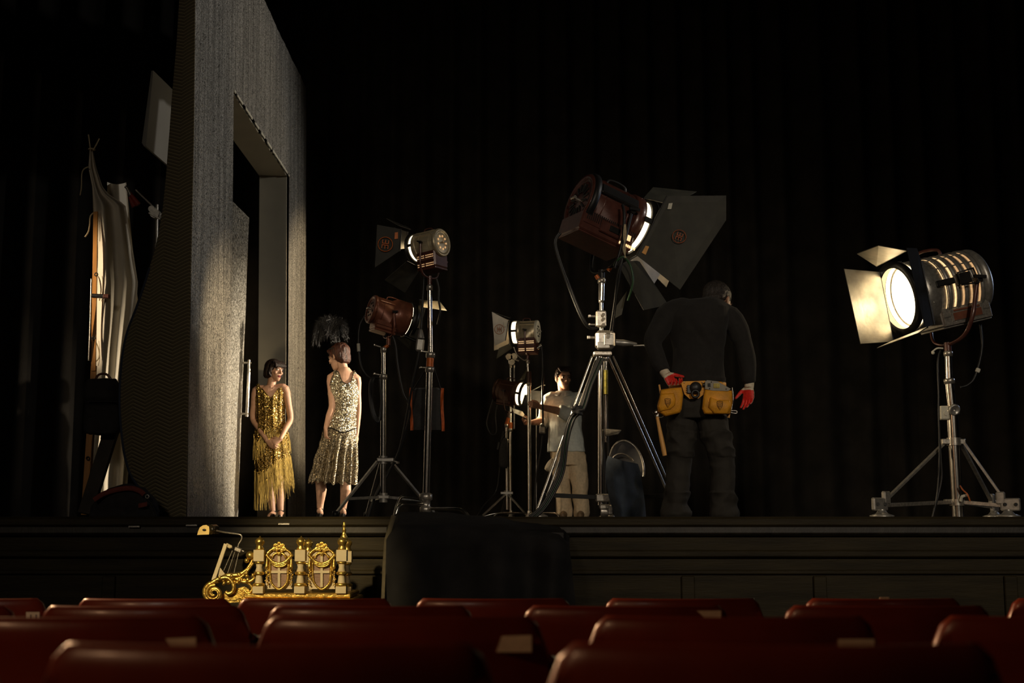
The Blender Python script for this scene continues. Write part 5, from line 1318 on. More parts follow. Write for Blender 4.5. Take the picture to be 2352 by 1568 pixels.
# ================================================================ left side of the stage
MUSLIN = mat('cream_muslin', (.62, .56, .45), .9, 0, .08, 6, .15, 60)
YM = 11.6
ob = thing('hanging_cloth', 'cream muslin cloth hung from a dark frame and bunched at its top corner', 'cloth', P(240, 1160, YM))
LM = [(345, 206), (385, 203), (430, 212), (480, 214), (560, 217), (700, 217), (880, 215), (1000, 206), (1165, 190)]
RM = [(345, 213), (385, 221), (430, 236), (446, 250), (470, 288), (560, 303), (650, 317), (700, 313), (800, 300), (900, 290), (1000, 288), (1100, 282), (1165, 280)]
mb = MB()
def mus(u, v):
    y = 345+815*v; x = interp(LM, y)+(interp(RM, y)-interp(LM, y))*u
    w = min(1, (interp(RM, y)-interp(LM, y))/90)
    d = YM+.25*u*w+.05*w*math.sin(u*14+v*3)+.05*w*mnoise.noise(V((u*5, v*5, 1)))-.10*w*math.exp(-((u-.32)/.2)**2)
    return P(x, y, d)
mb.grid(50, 90, mus); mb.build('cloth_panel', MUSLIN, ob)
mb = MB()
def mus2(u, v):          # the second fold behind
    y = 418+5*math.sin(u*3)+v*740; xl = 246; xr = [288, 318][v > .3] if False else 290+28*min(1, v*2.6)-36*max(0, v-.5)*1.6
    return P(xl+(xr-xl)*u, y+8*(u-.5)**2*0, YM+.45+.06*math.sin(u*8+v))
mb.grid(24, 50, mus2); mb.build('cloth_fold', MUSLIN, ob)
mb = MB()
for pts in (((208, 345), (206, 330), (203, 309)), ((214, 345), (221, 332), (228, 318))): mb.tube(curve(PP(*[(x, y, YM-.02) for x, y in pts]), 4), .006, 6)
mb.torus(P(211, 343, YM), (0, 0, 1), .028, .007, 16, 6); mb.build('tie_cord', ROPE, ob)
for pts in (((203, 383), (193, 388), (188, 400), (187, 430), (184, 448)), ((217, 487), (208, 496), (206, 515), (203, 532), (195, 544)), ((220, 630), (228, 640), (232, 665), (228, 690)), ((216, 778), (226, 800), (227, 822), (214, 834))):
    mb = MB(); mb.tube(curve(PP(*[(x, y, YM-.05) for x, y in pts]), 4), .006, 6); mb.build('tie_string', ROPE, ob)
PINE = mat('amber_lit_batten', (.46, .19, .03), .45, 0, .25, 3, .05, 20, stretch=(6, 6, .6))  # amber light on the wood is put into its colour
bt = thing('wooden_batten', 'long amber-lit wooden batten leaning along the edge of the hanging cloth', 'batten', P(195, 1160, YM-.15))
mb = MB(); mb.bar(P(193, 1182, YM-.15), P(216, 840, YM-.12), .05, .018, (0, -1, 0)); mb.bar(P(215, 852, YM-.13), P(220, 486, YM-.06), .04, .018, (0, -1, 0)); mb.build('board', PINE, bt)
for x, y in ((221, 630), (215, 776), (202, 1052)): mb = MB(); mb.torus(P(x, y, YM-.17), (0, 1, 0), .014, .005, 14, 6); mb.build('eyelet', BLACKMETAL, bt)
mb = MB(); mb.tube(PP((210, 640, YM-.14), (208, 730, YM-.14), (204, 828, YM-.14)), .008, 8); mb.build('rod', STEEL, bt)
mb = MB(); mb.box(P(231, 680, YM-.18), (.16, .05, .035), Matrix.Rotation(.05, 3, 'Y'), .008); cl = mb.build('clamp_bar', BLACKMETAL, bt)
mb = MB(); mb.box(P(245, 681, YM-.18), (.06, .055, .04), bev=.008); mb.build('clamp_grip', MAROON, cl)
# red spring clamp at the cloth's right corner
cl = thing('spring_clamp', 'red spring clamp gripping the right corner of the hanging cloth', 'clamp', P(305, 460, YM+.2))
for a, b in (((296, 440), (318, 470)), ((297, 452), (308, 474))):
    mb = MB(); mb.tube(PP((a[0], a[1], YM+.2), (b[0], b[1], YM+.2)), [.012, .026], 8, flat=.6); mb.build('handle', mat('red_grip', (.25, .03, .015), .5) if 'red_grip' not in MATS else MATS['red_grip'], cl)
mb = MB(); mb.tube(PP((288, 428, YM+.2), (292, 432, YM+.2), (300, 448, YM+.2)), .014, 8); mb.build('jaw', STEEL, cl)
# grip stand hidden behind the blanket, with the grey board
cs = thing('grip_stand', 'dark grip stand with a long arm half hidden behind the quilted blanket', 'lamp stand', G(352, 11.9))
mb = MB(); mb.tube([G(352, 11.9), P(360, 560, 11.9)], .016, 10); mb.tube([P(360, 560, 11.9), P(361, 470, 11.9)], .012, 10); mb.build('pole_section', DULLSTEEL, cs)
mb = MB(); mb.tube(PP((311, 435, 11.8), (345, 468, 11.85), (372, 495, 11.9)), .008, 8); mb.build('arm', STEEL, cs)
mb = MB(); q = P(358, 492, 11.88); mb.cyl(q+V((0, -.05, 0)), q+V((0, .04, 0)), .045); mb.cyl(q+V((-.03, -.05, .04)), q+V((-.03, .04, .05)), .03); mb.bar(q+V((-.05, -.06, 0)), q+V((.06, -.06, -.06)), .014, .014); mb.build('grip_head', DULLSTEEL, cs)
for a in (160, 280, 40):
    e = G(352, 11.9)+V((math.cos(R(a))*.4, math.sin(R(a))*.4, .01)); mb = MB(); mb.tube(curve([G(352, 11.9)+V((0, 0, .1)), G(352, 11.9).lerp(e, .5)+V((0, 0, .08)), e], 4), .012, 8); mb.build('leg', DULLSTEEL, cs)
BOARD = mat('grey_foam_board', (.22, .21, .185), .7, 0, .06, 3)
fp = thing('foam_board', 'pale grey board standing out high behind the quilted blanket', 'board', P(390, 300, 11.9))
mb = MB(); mb.quad3(PP((350, 162, 11.7), (452, 262, 12.6), (436, 425, 12.6), (333, 336, 11.7), (328, 328, 11.7)), .02); mb.build('board', BOARD, fp)
mb = MB(); mb.tube([P(420, 420, 12.5), G(424, 12.5)], .016, 10); mb.build('pole', DULLSTEEL, fp)
# black weight bag on a slanted post
wb = thing('slanted_post', 'dark plank leaning at the far left with a weight bag across it', 'plank', G(205, 11.0))
mb = MB(); mb.bar(G(196, 10.95)+V((0, 0, .03)), P(256, 990, 11.1), .05, .12, (1, 0, .3)); mb.bar(P(246, 1010, 11.1), P(262, 880, 11.15), .05, .10, (1, 0, .2)); mb.build('board', mat('dark_plank', (.04, .03, .022), .8, 0, .3, 8), wb)
CANVAS = mat('black_canvas', (.018, .015, .014), .85, 0, .3, 20, .4, 200)
sb = thing('saddle_bag', 'black canvas weight bag with a carrying loop hung over the slanted plank', 'bag', P(236, 1000, 11.0))
mb = MB()
mb.loft([(P(236, y, 11.0), V((w, 0, 0)), V((0, .09+.03*math.sin(k), 0))) for k, (y, w) in enumerate(((873, .115), (885, .135), (915, .14), (926, .128), (932, .138), (960, .150), (985, .150), (996, .12)))], 24, sq=3.5)
put('bag_body', remesh(mb, .008, CANVAS, 'bag_body', 2, disp=wrinkle(.010, 8)), sb)
mb = MB(); mb.tube(curve(PP((219, 873, 11.0), (226, 861, 11.0), (240, 858, 11.0), (250, 864, 11.0), (257, 875, 11.0)), 5), .010, 8, flat=.5); mb.build('carry_loop', MAROON, sb)
mb = MB(); mb.tube(PP((203, 922, 10.89), (270, 922, 10.89)), .006, 6); mb.build('seam', CANVAS, sb)
db = thing('duffel_bag', 'black duffel bag with dull red straps lying on the stage at the far left', 'bag', G(285, 9.9))
mb = MB(); mb.limb(PP((230, 1175, 9.9), (262, 1158, 9.9), (300, 1152, 9.9), (330, 1162, 9.9), (346, 1178, 9.9)), (.07, .115, .125, .10, .06), 18)
mb.limb(PP((215, 1182, 9.85), (280, 1184, 9.8), (352, 1186, 9.85)), (.03, .05, .03), 14)
put('bag_body', remesh(mb, .008, CANVAS, 'bag_body', 2, disp=wrinkle(.014, 7, seed=4)), db)
REDSTRAP = mat('dull_red_webbing', (.16, .03, .018), .8, 0, .2, 60)
mb = MB(); mb.tube(curve(PP((216, 1148, 9.76), (238, 1134, 9.76), (270, 1124, 9.77), (300, 1121, 9.78), (322, 1128, 9.78), (331, 1136, 9.77)), 5), .020, 8, flat=.4, up=(0, -1, 0)); mb.build('strap', REDSTRAP, db)
mb = MB(); mb.grid(6, 6, lambda u, v: P(318+20*u, 1156-4*u+10*v, 9.77-.01*math.sin(u*3))); mb.build('side_tab', REDSTRAP, db)
mb = MB(); mb.tube(curve(PP((330, 1130, 9.78), (338, 1136, 9.77), (337, 1145, 9.77), (350, 1160, 9.78), (360, 1186, 9.8)), 4), .007, 6); mb.build('shoulder_strap', CANVAS, db)
mb = MB(); mb.torus(P(338, 1140, 9.76), (0, 1, 0), .013, .004, 14, 6); mb.build('ring', STEEL, db)
# scrim bag at the centre stand
NAVY = mat('navy_cloth', (.035, .05, .075), .75, 0, .2, 20, .2, 200)
sc_ = thing('scrim_bag', 'navy cloth bag with a round metal rimmed screen leaning by the centre stand', 'bag', G(1440, 10.45))
mb = MB()
LB = [(1040, 1398), (1060, 1392), (1100, 1391), (1140, 1398), (1165, 1406), (1187, 1412)]; RB = [(1040, 1440), (1060, 1464), (1080, 1470), (1120, 1477), (1160, 1482), (1187, 1484)]
def nb(u, v):
    y0 = 1046+18*u*u+6*math.sin(u*3); y = y0+(1187-y0)*v; xl = interp(LB, max(y, 1040)); xr = interp(RB, max(y, 1040))
    d = 10.4-.10*math.sin(pi*u)+.035*math.sin(u*9+v*2.5)*v+.04*mnoise.noise(V((u*3, v*3, 8)))
    return P(xl+(xr-xl)*u, y, d)
mb.grid(40, 40, nb); mb.build('bag_cloth', NAVY, sc_)
mb = MB(); q = P(1430, 1066, 10.46); axd = V((-.35, 1, .25))
n_ = V((1, .35, -.35)).normalized()
def arc(R0, R1): return [P(1432+R0*math.cos(R(a))*1.0+8*(1-math.sin(R(a))), 1070-R1*math.sin(R(a)), 10.46+.06*math.sin(R(a))) for a in range(-25, 190, 8)]
mb.tube(arc(38, 58), .010, 8); s1_ = mb.build('rim', STEEL, sc_)
mb = MB(); pts = arc(36, 56); mb.add(pts+[P(1432, 1085, 10.46)], [[i, i+1, len(pts)] for i in range(len(pts)-1)], True); mb.build('scrim_net', mat('grey_scrim_net', (.12, .12, .125), .5, .3, .2, 200, .2, 600), sc_)
mb = MB(); mb.tube([P(1426+26*math.cos(R(a))+6*(1-math.sin(R(a))), 1068-26*math.sin(R(a)), 10.40) for a in range(20, 175, 8)], .007, 8); mb.build('inner_rim', STEEL, sc_)
# ================================================================ black cloth over the box at the stage edge
bx = thing('draped_cloth', 'black cloth draped over the prompt box and stage edge at centre front', 'cloth', V((-.2, 8.55, floorz(8.5))))
TOPE = [(885, 1215), (893, 1200), (906, 1183), (915, 1175), (1030, 1176), (1075, 1183), (1160, 1186), (1180, 1192), (1235, 1197), (1285, 1208), (1305, 1228), (1311, 1270), (1324, 1300), (1331, 1340), (1335, 1400)]
def topy(x):
    return interp(TOPE, x) if x < 1306 else interp([(1305, 1228), (1311, 1270), (1324, 1300), (1331, 1340), (1335, 1400)], x)
mb = MB()
def dc(u, v):
    x = 884+424*u; y0 = topy(min(x, 1305)); y = y0+(1470-y0)*v
    spread = 26*max(0, v-.1)*max(0, u-.75)*4-6*max(0, v)*max(0, .12-u)*8
    fd = .085*(.35+.65*min(1, u*1.6))*math.sin(u*19+.8*math.sin(v*2)+2*mnoise.noise(V((u*2, v*.6, 0))))*min(1, v*3+.15)+.06*mnoise.noise(V((u*5, v*1.5, 2)))*min(1, v*2+.1)
    back = .42*max(0, 1-v*9)
    return P(x+spread, y, 8.62-.10*min(1, v*4)+fd+back)
mb.grid(110, 50, dc); mb.build('cloth', DRAPE, bx)
mb = MB(); mb.box((-.20, 8.84, (STAGE+floorz(8.8))/2-.04), (1.12, .26, STAGE-floorz(8.8)-.09), bev=.02); mb.build('prompt_box', BLACKMETAL, bx)
mb = MB(); mb.tube(PP((904, 1184, 8.66), (888, 1240, 8.6), (884, 1300, 8.6), (880, 1400, 8.6)), .018, 6, flat=.3); mb.build('hem_tape', mat('olive_webbing', (.09, .075, .045), .8), bx)
# ================================================================ the gilded console in front of the stage
GILT = mat('old_gilding', (.80, .52, .13), .33, .9, .35, 30, .3, 60)
CREAM = mat('cream_paint', (.62, .52, .32), .6, 0, .08, 12, .05, 60)
MAUVE = mat('mauve_fluted_panel', (.30, .19, .13), .6, 0, .12, 30)
YO = 8.3
def o(x, y, dy=0): return P(x, y, YO+dy)
k_ = px2m(YO)
og = thing('organ_console', 'carved gold and cream console with shield panels and balusters standing before the stage', 'console', V((o(640, 1300).x, YO+.2, floorz(YO))))
mb = MB(); a = o(560, 1374); b = o(806, 1374)
mb.box(((a.x+b.x)/2, YO+.22, a.z-.02), (b.x-a.x+.05, .52, .04), bev=.012); mb.box(((a.x+b.x)/2, YO+.22, a.z+.018), (b.x-a.x, .46, .03), bev=.01); mb.build('cornice', GILT, og)
mb = MB(); mb.box(((a.x+b.x)/2, YO+.24, (a.z+floorz(YO))/2-.02), (b.x-a.x-.04, .44, a.z-floorz(YO)-.05), bev=.01)
for s in (-.3, 0, .3): mb.box(((a.x+b.x)/2+s*.75, YO+.015, (a.z+floorz(YO))/2), (.19, .02, .42), bev=.008)
mb.build('case', CREAM, og)
def baluster(x, dy=0, sc=1.):
    q = o(x, 1362, dy); kk = k_
    z = lambda y: (1362-y)*kk
    mb = MB(); mb.lathe([(9.5*kk, z(1344)), (8*kk, z(1330)), (6*kk, z(1318)), (9*kk, z(1312)), (6.5*kk, z(1304)), (8.5*kk, z(1292))], q, (0, 0, 1), 22)
    bl_ = mb.build('baluster', CREAM, og)
    for y, hh in ((1354, 16), (1277, 26)): mb = MB(); mb.box(q+V((0, 0, z(y))), (24*kk, 24*kk, hh*kk), bev=.002); mb.build('baluster_block', CREAM, bl_)
    for y, rr in ((1343, 12), (1317, 11), (1293, 9.5)): mb = MB(); mb.torus(q+V((0, 0, z(y))), (0, 0, 1), rr*.8*kk, rr*.36*kk, 22, 8); mb.build('gilt_ring', GILT, bl_)
    mb = MB(); mb.lathe([(9*kk, z(1264)), (10*kk, z(1261)), (7.5*kk, z(1257)), (8*kk, z(1253)), (11*kk, z(1248)), (11*kk, z(1243)), (8*kk, z(1239)), (2.5*kk, z(1236)), (.4*kk, z(1233))], q, (0, 0, 1), 22); mb.build('gilt_knob', GILT, bl_)
for x in (594, 689, 784): baluster(x)
baluster(706, .30); baluster(796, .28)
mb = MB(); q = o(790, 1240, .06); mb.lathe([(.022, 0), (.024, .02), (.014, .035), (.012, .06), (.015, .064), (.010, .07), (.010, .09), (.013, .094), (.008, .098), (.011, .108), (.004, .116)], q, (0, 0, 1), 18); mb.build('finial', GILT, og)
def shield(cx):
    sx = lambda x, y, dy=0: o(cx+x, y, dy)
    mb = MB(); pts = [(-30, 1352), (-28, 1270), (-24, 1268), (-14, 1258), (0, 1251), (14, 1258), (24, 1268), (29, 1270), (31, 1352)]
    mb.quad3([sx(x, y, .05) for x, y in pts], .03); pn = mb.build('shield_panel', CREAM, og)
    mb = MB(); inn = [(-20, 1278), (-19, 1330), (-13, 1344), (0, 1352), (13, 1344), (19, 1330), (20, 1278), (0, 1271)]
    mb.quad3([sx(x, y, .026) for x, y in inn], .012)
    for j in range(7): mb.bar(sx(-16, 1316+3.2*j, .018), sx(-4, 1316+3.2*j, .018), .004, .004)
    for j in range(6): mb.bar(sx(4, 1314+4.5*j, .018), sx(4+min(13, 20-2*j), 1314+4.5*j+min(13, 34-4.5*j), .018), .004, .004)
    mb.build('fluted_field', MAUVE, pn)
    mb = MB(); mb.bar(sx(0, 1276, .012), sx(0, 1348, .012), 6*k_, .012, (0, 1, 0)); mb.bar(sx(-18, 1313, .0118), sx(18, 1313, .0118), 6*k_, .012, (0, 1, 0), .001); mb.build('cross', CREAM, pn)
    mb = MB()
    mb.tube(curve([sx(x, y, .015) for x, y in ((-21, 1276), (-20, 1325), (-15, 1342), (0, 1353), (15, 1342), (20, 1325), (21, 1276))], 5), .0075, 8)
    mb.tube(curve([sx(x, y, .02) for x, y in ((-29, 1273), (-20, 1264), (-10, 1258))], 4), .009, 8); mb.tube(curve([sx(x, y, .02) for x, y in ((29, 1273), (20, 1264), (10, 1258))], 4), .009, 8)
    mb.build('gilt_border', GILT, pn)
    mb = MB()
    for j, (yy, r_) in enumerate(((0, .010), (3.5, .008), (7, .006))):
        mb.tube(curve([sx(x, y, .0) for x, y in ((-27, 1277), (-15, 1289+yy), (0, 1294+yy), (15, 1289+yy), (27, 1277))], 5), r_, 8)
    for s in (-1, 1): mb.ball(sx(s*28, 1275, .01), .012, seg=12, rings=8)
    mb.build('swag', GILT, pn)
    mb = MB(); rnd = random.Random(cx)
    for s in (-1, 1):
        mb.lathe([(.002, 0), (.011, -.06), (.013, -.075), (.006, -.08)], sx(s*28, 1277, .01), (0, 0, 1), 12)
        for j in range(12):
            mb.ball(sx(s*(28+rnd.uniform(-3.5, 3.5)), 1306+3.4*j, .012+rnd.uniform(-.006, .004)), .0085-.0003*j, seg=8, rings=6)
    mb.build('garland', GILT, pn)
    mb = MB()
    for x, y, r_ in ((-8, 1253, .011), (0, 1249, .011), (8, 1253, .011), (0, 1257, .010), (-12, 1260, .008), (12, 1260, .009), (-5, 1262, .007), (6, 1263, .008)): mb.torus(sx(x, y, .018), (0, 1, 0), r_, .006, 14, 7); mb.ball(sx(x, y, .016), .007, seg=8, rings=6)
    mb.tube([sx(15*math.cos(R(a)), 1281-12*math.sin(R(a)), .012) for a in range(0, 181, 12)], .007, 8)
    for x in (-5, 5): mb.tube(curve([sx(x, 1272, .01), sx(x*.3, 1269, .006), sx(-x*.4, 1276, .008)], 4), .006, 7)
    mb.build('crest', GILT, pn)
shield(641); shield(739)
# scrolled gilded bracket on the left
def spiral(cx, cy, r0, r1, t0, t1, n=40): return [(cx+(r0+(r1-r0)*k/n)*math.cos(t0+(t1-t0)*k/n), cy-(r0+(r1-r0)*k/n)*math.sin(t0+(t1-t0)*k/n)) for k in range(n+1)]
def scroll(pts, rs, dy=0., seg=9):
    q = [o(x, y, dy-.0) for x, y in pts]; n = len(q)
    return q, [rs[0]+(rs[1]-rs[0])*i/(n-1) for i in range(n)]
mb = MB()
for pts, rs, dy in (
    (spiral(491, 1362, 24, 3, R(100), R(100+560)), (.016, .010), .0),
    (spiral(491, 1362, 19, 3, R(80), R(80+500)), (.010, .006), -.012),
    ([(487, 1338), (500, 1330), (520, 1326), (530, 1332), (537, 1345), (534, 1358), (524, 1363), (518, 1358)], (.014, .012), .0),
    ([(497, 1336), (520, 1322), (545, 1320), (562, 1312), (574, 1298), (580, 1285), (577, 1274)], (.016, .009), .04),
    ([(505, 1333), (528, 1330), (548, 1328), (560, 1320), (572, 1306), (582, 1292)], (.012, .008), .02),
    ([(560, 1330), (572, 1340), (580, 1352), (570, 1362), (562, 1356)], (.012, .008), .02),
    ([(545, 1330), (560, 1336), (575, 1334), (584, 1326), (578, 1320)], (.011, .007), .01)):
    q, r_ = scroll(curve([V((x, y, 0)) for x, y in pts], 3) if len(pts) < 20 else pts, rs, dy) if len(pts) >= 20 else scroll([(p.x, p.y) for p in curve([V((x, y, 0)) for x, y in pts], 4)], rs, dy)
    mb.tube(q, r_, 9)
mb.ball(o(575, 1275, .03), (.028, .024, .026), seg=14, rings=10); mb.ball(o(567, 1287, .03), .016, seg=12, rings=8)
rnd = random.Random(3)
for k in range(26):
    t = k/25; mb.ball(o(500+80*t+rnd.uniform(-5, 5), 1332-12*t+rnd.uniform(-7, 12), .0+rnd.uniform(-.01, .02)), (.014, .008, .010), Matrix.Rotation(rnd.random()*3, 3, 'Y'), seg=8, rings=6)
mb.build('scroll_bracket', GILT, og)
mb = MB(); mb.quad3([o(x, y, .06) for x, y in ((505, 1376), (510, 1366), (540, 1352), (562, 1346), (574, 1352), (574, 1380), (520, 1384))], .05)
for k in range(7): mb.bar(o(512+4*k, 1378, .03), o(548+4*k, 1352+2*k, .03), .006, .008)
mb.build('carved_side', GILT, og)
# small sheet-music rack and its lamp
rk = thing('music_rack', 'slanted cream music rack with thin rods left of the gilded console', 'rack', o(500, 1330, .15))
mb = MB(); mb.bar(o(490, 1333, .12), o(519, 1249, .16), .024, .02, (0, -1, 0)); mb.bar(o(519, 1250, .16), o(531, 1256, .17), .022, .016, (0, -1, 0)); mb.bar(o(530, 1255, .15), o(532, 1258, .40), .016, .016); mb.bar(o(520, 1252, .40), o(532, 1258, .40), .02, .016, (0, -1, 0)); mb.build('rack_frame', CREAM, rk)
for x0, y0, x1, y1, dy in ((541, 1262, 521, 1322, .22), (546, 1262, 526, 1322, .25), (535, 1262, 514, 1310, .3), (548, 1270, 537, 1318, .2)):
    mb = MB(); mb.tube([o(x0, y0, dy), o(x1, y1, dy)], .0035, 8); mb.build('rod', STEEL, rk)
mb = MB(); mb.quad3([o(x, y, .3) for x, y in ((506, 1303), (516, 1316), (520, 1326), (500, 1330))], .012); mb.quad3([o(x, y, .26) for x, y in ((524, 1318), (530, 1324), (512, 1328))], .012); mb.build('bracket', CREAM, rk)
lp = thing('music_lamp', 'small desk lamp with half round shade on a bent arm above the gilded console', 'lamp', o(545, 1262, .2))
SHADEIN = mat('lamp_shade_yellow', (.75, .55, .18), .45, .2, .08, 30)
# shade: a half-round trough seen end-on
mb = MB()
ends = [(453, 1228), (455, 1220), (459, 1211), (466, 1206), (474, 1205), (480, 1209), (481, 1218), (480, 1227)]
fr = [o(x, y, .05) for x, y in ends]; bk = [o(x+23, y-1, .22) for x, y in ends]
n = len(fr); mb.add(fr+bk, [[i, i+1, n+i+1, n+i] for i in range(n-1)], True); sh = mb.build('shade', mat('dark_bronze_shade', (.16, .12, .06), .25, .8, .2, 30), lp)
so = sh.modifiers.new('t', 'SOLIDIFY'); so.thickness = .003
mb = MB(); mb.quad3(fr, .003); mb.build('shade_end', SHADEIN, sh)
mb = MB(); mb.ball(o(469, 1216.5, .044), (.012, .004, .007), seg=12, rings=8); mb.build('screw', BLACKMETAL, sh)
mb = MB(); mb.tube(curve([o(497, 1218, .15), o(515, 1222, .18), o(545, 1226, .2), o(554, 1229, .2), o(555, 1238, .2), o(548, 1250, .2), o(546, 1262, .2)], 5), .0055, 8); mb.build('arm', STEEL, lp)
mb = MB(); mb.box(o(547, 1262, .2), (.05, .03, .03), Matrix.Rotation(.4, 3, 'Y'), .006); mb.cyl(o(540, 1258, .2), o(560, 1266, .2), .006); mb.build('clamp', STEEL, lp)
# ================================================================ theatre seats
SEATBACK = mat('red_brown_seat_shell', (.20, .030, .012), .36, 0, .22, 5, .04, 40, coat=.15)
SEATEDGE = mat('dark_seat_edge', (.03, .014, .016), .16, 0, .2, 20, coat=.6)
PLUSH = mat('dark_red_plush', (.14, .012, .012), .95, 0, .2, 40, .3, 300, sheen=.3)
def make_seat():
    t = thing('theatre_seat', 'x', 'seat', (0, 0, 0), group='red theatre seats in front of the stage')
    W, Hh = .250, .86
    def sh(u, v, off):
        x = (u-.5)*2
        z = .36+(Hh-.36)*v
        edge = abs(x)**7
        top = Hh-.030*max(0, (abs(x)-.86)/.14)**2*2.0
        z = min(z, top) if v < 1 else top
        y = .055*(x*x)+.16*v*0-.10*(v-.5)+off
        return V((x*W, y, z))
    mb = MB()
    N = 30
    def outer(u, v): p = sh(u, v, 0); return p
    # closed shell: rear face, rolled top, front face
    def loop(u, v):
        if v < .55:
            p = sh(u, v/.55, -.012)
        elif v < .75:
            a = (v-.55)/.2*pi; p = sh(u, 1, 0); p = V((p.x, p.y-.012*math.cos(a)-.012*0+.006, p.z+.014*math.sin(a)))
        else:
            p = sh(u, 1-(v-.75)/.25, .024)
        return p
    mb.grid(N, 40, loop); mb.build('back_shell', SEATBACK, t)
    for s in (-1, 1):
        mb = MB(); pts = [sh(.5+s*.5, v, .006) for v in [k/10 for k in range(11)]]; mb.tube(pts, [.016]*8+[.018, .016, .010], 10); mb.build('edge_trim', SEATEDGE, t)
    mb = MB(); mb.box((0, .085, .62), (.44, .06, .42), Matrix.Rotation(.10, 3, 'X'), .025); mb.build('back_cushion', PLUSH, t)
    mb = MB(); mb.box((0, .30, .43), (.46, .44, .10), Matrix.Rotation(.06, 3, 'X'), .035); mb.build('seat_cushion', PLUSH, t)
    for s in (-1, 1):
        mb = MB(); mb.box((s*.249, .20, .30), (.03, .34, .60), bev=.012); st = mb.build('side_standard', SEATEDGE, t)
        mb = MB(); mb.limb([(s*.249, .03, .615), (s*.249, .20, .625), (s*.249, .40, .605)], (.020, .024, .020), 12); mb.build('armrest', SEATEDGE, t)
    return t
proto = make_seat()
rows = [(1.44, [(-470, 15), (120, 1115), (1285, 2270), (2430, 3500)], 'nearest row'), (2.27, [(-210, 540), (580, 1265), (1310, 2055), (2120, 2830)], 'second row'),
        (3.11, [(-440, 40), (90, 570), (600, 1100), (1170, 1705), (1775, 2300), (2352, 2860)], 'third row'), (4.10, [(-260, 110), (190, 520), (550, 895), (955, 1310), (1375, 1762), (1825, 2232), (2305, 2700)], 'farthest row')]
pos = {1.44: ['first', 'second', 'third', 'fourth'], 2.27: ['first', 'second', 'third', 'fourth'], 3.11: ['first', 'second', 'third', 'fourth', 'fifth', 'sixth'], 4.10: ['first', 'second', 'third', 'fourth', 'fifth', 'sixth', 'seventh']}
TOPD = {1.44: .128, 2.27: .158, 3.11: .193, 4.10: .233}
first = True; SEATS = {}
for d, lst, rn in rows:
    for (x0, x1), nm in zip(lst, pos[d]):
        cx = P((x0+x1)/2, 1400, d).x
        if x1-x0 < 600 and d < 2: cx = P(x1, 1400, d).x-.25
        if abs(cx) > d*.5+.25: continue
        s = proto if first else copy_tree(proto)
        first = False
        top = CZ-TOPD[d]; s.location = (cx, d, top-.874); s.rotation_euler.z = R(-1.2)
        SEATS[(d, nm)] = s
names = {1.44: 'row nearest the viewer', 2.27: 'second row back toward the stage', 3.11: 'third row back toward the stage', 4.10: 'row closest to the stage'}
for d in (1.44, 2.27, 3.11, 4.10):
    ks = sorted([k for k in SEATS if k[0] == d], key=lambda k: SEATS[k].location.x)
    for i, k in enumerate(ks):
        w_ = ['first', 'second', 'third', 'fourth', 'fifth', 'sixth', 'seventh'][i]
        SEATS[k]['label'] = f'red theatre seat, {w_} from the left in the {names[d]}'
# pale labels on the seat backs
def seat_label(px0, py0, px1, py1, d, lab, slant=0, bars=0):
    t = thing('number_card', lab, 'card', P((px0+px1)/2, py1, d-.035))
    mb = MB(); mb.quad3(PP((px0+slant, py0, d-.035), (px1, py0-abs(slant)*.15, d-.035), (px1, py1, d-.035), (px0, py1, d-.035)), .002); c_ = mb.build('card', mat('cream_card', (.85, .78, .58), .7) if 'cream_card' not in MATS else MATS['cream_card'], t)
    for k in range(bars):
        mb = MB(); x = px0+(px1-px0)*(.35+.4*k); mb.bar(P(x, py0+6, d-.037), P(x, py1-4, d-.037), .004, .001, (0, 1, 0), .0003); mb.build('printed_stripe', GREYLABEL, c_)
    return t
seat_label(60, 1405, 91, 1440, 4.10, 'cream striped card on a red seat back at the far left', 0, 2)
seat_label(400, 1466, 450, 1495, 2.27, 'cream card on the second-row seat back at left', -20)
seat_label(1140, 1460, 1221, 1497, 2.27, 'large cream card on the second-row seat back at centre', 12)
seat_label(1583, 1402, 1656, 1423, 3.11, 'cream card on the third-row seat back right of centre')
seat_label(1925, 1467, 2008, 1485, 2.27, 'cream card on the second-row seat back at right')
seat_label(2020, 1371, 2042, 1390, 4.10, 'small dull tag on the top of a seat in the row closest to the stage')
# ================================================================ house walls, out of the light
for nm, c_, s_ in (('wall_back', (0, 19.4, 5.5), (26.4, .3, 14)), ('wall_left', (-13.2, 8.5, 5.5), (.3, 22, 14)), ('wall_right', (13.2, 8.5, 5.5), (.3, 22, 14))):
    mb = MB(); mb.box(c_, s_, bev=.01); struct(nm, mb, BLACKCLOTH)
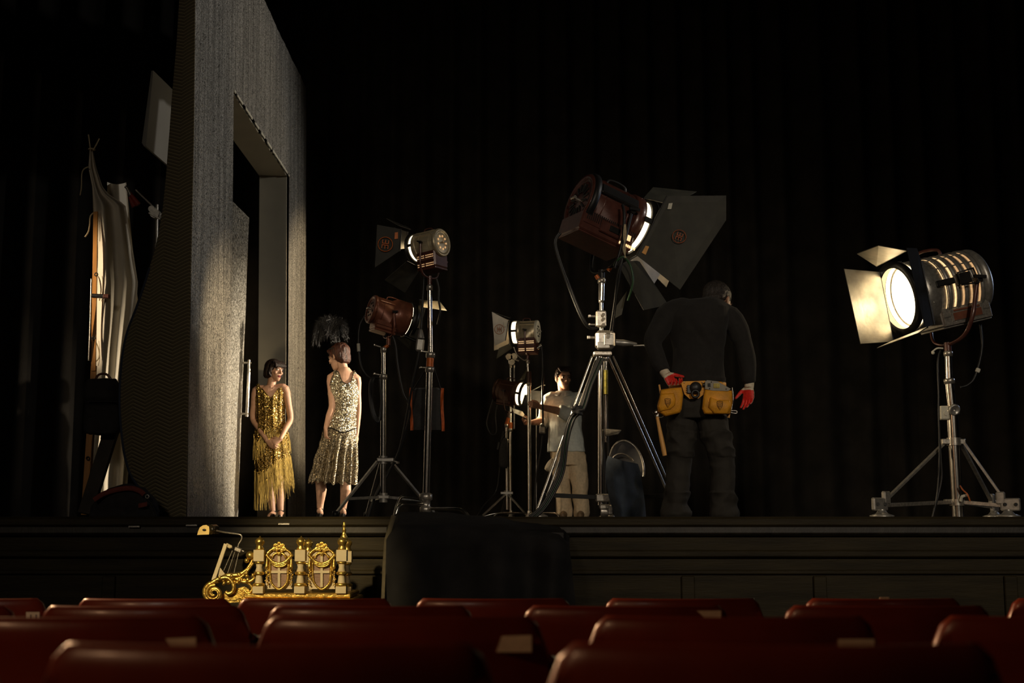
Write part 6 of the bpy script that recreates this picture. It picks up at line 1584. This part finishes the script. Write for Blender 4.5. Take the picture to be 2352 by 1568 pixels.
# ================================================================ camera and light
cd = bpy.data.cameras.new('camera'); cam = bpy.data.objects.new('camera', cd); COL.objects.link(cam)
cam.location = CAM; cam.rotation_euler = (pi/2+TILT, 0, 0)
cd.sensor_width = 36; cd.lens = 36*F/2352; cd.clip_end = 100; cd.clip_start = .05
cd.dof.use_dof = True; cd.dof.focus_distance = 9.9; cd.dof.aperture_fstop = 4.5
sc.camera = cam
w = bpy.data.worlds.new('dark_house'); w.use_nodes = True; sc.world = w
bg = w.node_tree.nodes['Background']; bg.inputs[0].default_value = (1, .85, .65, 1); bg.inputs[1].default_value = .0012
def area(name, loc, target, size, energy, col):
    l = bpy.data.lights.new(name, 'AREA'); l.energy = energy; l.size = size; l.color = col; l.spread = R(120)
    o = bpy.data.objects.new(name, l); COL.objects.link(o); o.location = loc
    o.rotation_euler = (V(target)-V(loc)).to_track_quat('-Z', 'Y').to_euler(); return o
def hspot(name, loc, target, energy, angle, blend, col, size=.15):
    o = spot(loc, V(target)-V(loc), energy, angle, blend, size, col); o.name = name; return o
WARM = (1, .86, .68)
hspot('front_fill_right', (4.5, -5, 6.5), (2.6, 10, 2.2), 1750, 34, 1., WARM, .7)  # added soft fill from the house on the centre and right
hspot('front_fill_left', (-3.6, -5, 6.0), (-1.2, 11, 2.4), 480, 44, 1., WARM, .7)  # added general fill, lifts the left half of the stage
hspot('console_spot', (-3.6, 1.0, 4.0), P(640, 1310, 8.3), 2200, 10, .5, (1, .76, .40), .12)
hspot('seat_back_fill', (-4.5, -1.2, 3.6), (0.3, 3.4, .95), 120, 60, .8, (1, .55, .28), .2)  # added rear fill so the seat backs show their red
hspot('pit_light', (-4.2, 6.6, 3.2), (0.0, 3.0, .95), 850, 75, .8, (1, .56, .28), .25)
hspot('wing_lamp', (7.2, 14.8, 3.9), (-2.6, 13.15, 2.1), 11500, 21, 1., (1, .84, .62), .10)
hspot('doorway_fill', (7.0, 11.5, 6.0), (-2.6, 12.5, 4.6), 700, 44, .6, (1, .94, .86), .3)  # added wide spill to brighten the upper doorway face
hspot('header_bounce', (5.6, 16.2, 1.6), (-2.7, 13.3, 5.1), 420, 22, .8, (1, .82, .58), .2)  # added spot standing in for light bounced up under the door head
hspot('cool_wing_lamp', (8.5, 13.5, 4.5), (1.5, 10, 2), 110, 40, .8, (.55, .70, 1), .3)
hspot('cloth_fill', (-8.3, 9.0, 4.6), P(226, 680, 11.6), 2200, 15, .8, (1, .8, .55), .1)  # added spot that makes the bright side of the muslin
sc.view_settings.view_transform = 'Standard'
sc.view_settings.look = 'None'
sc.view_settings.exposure = 0.0
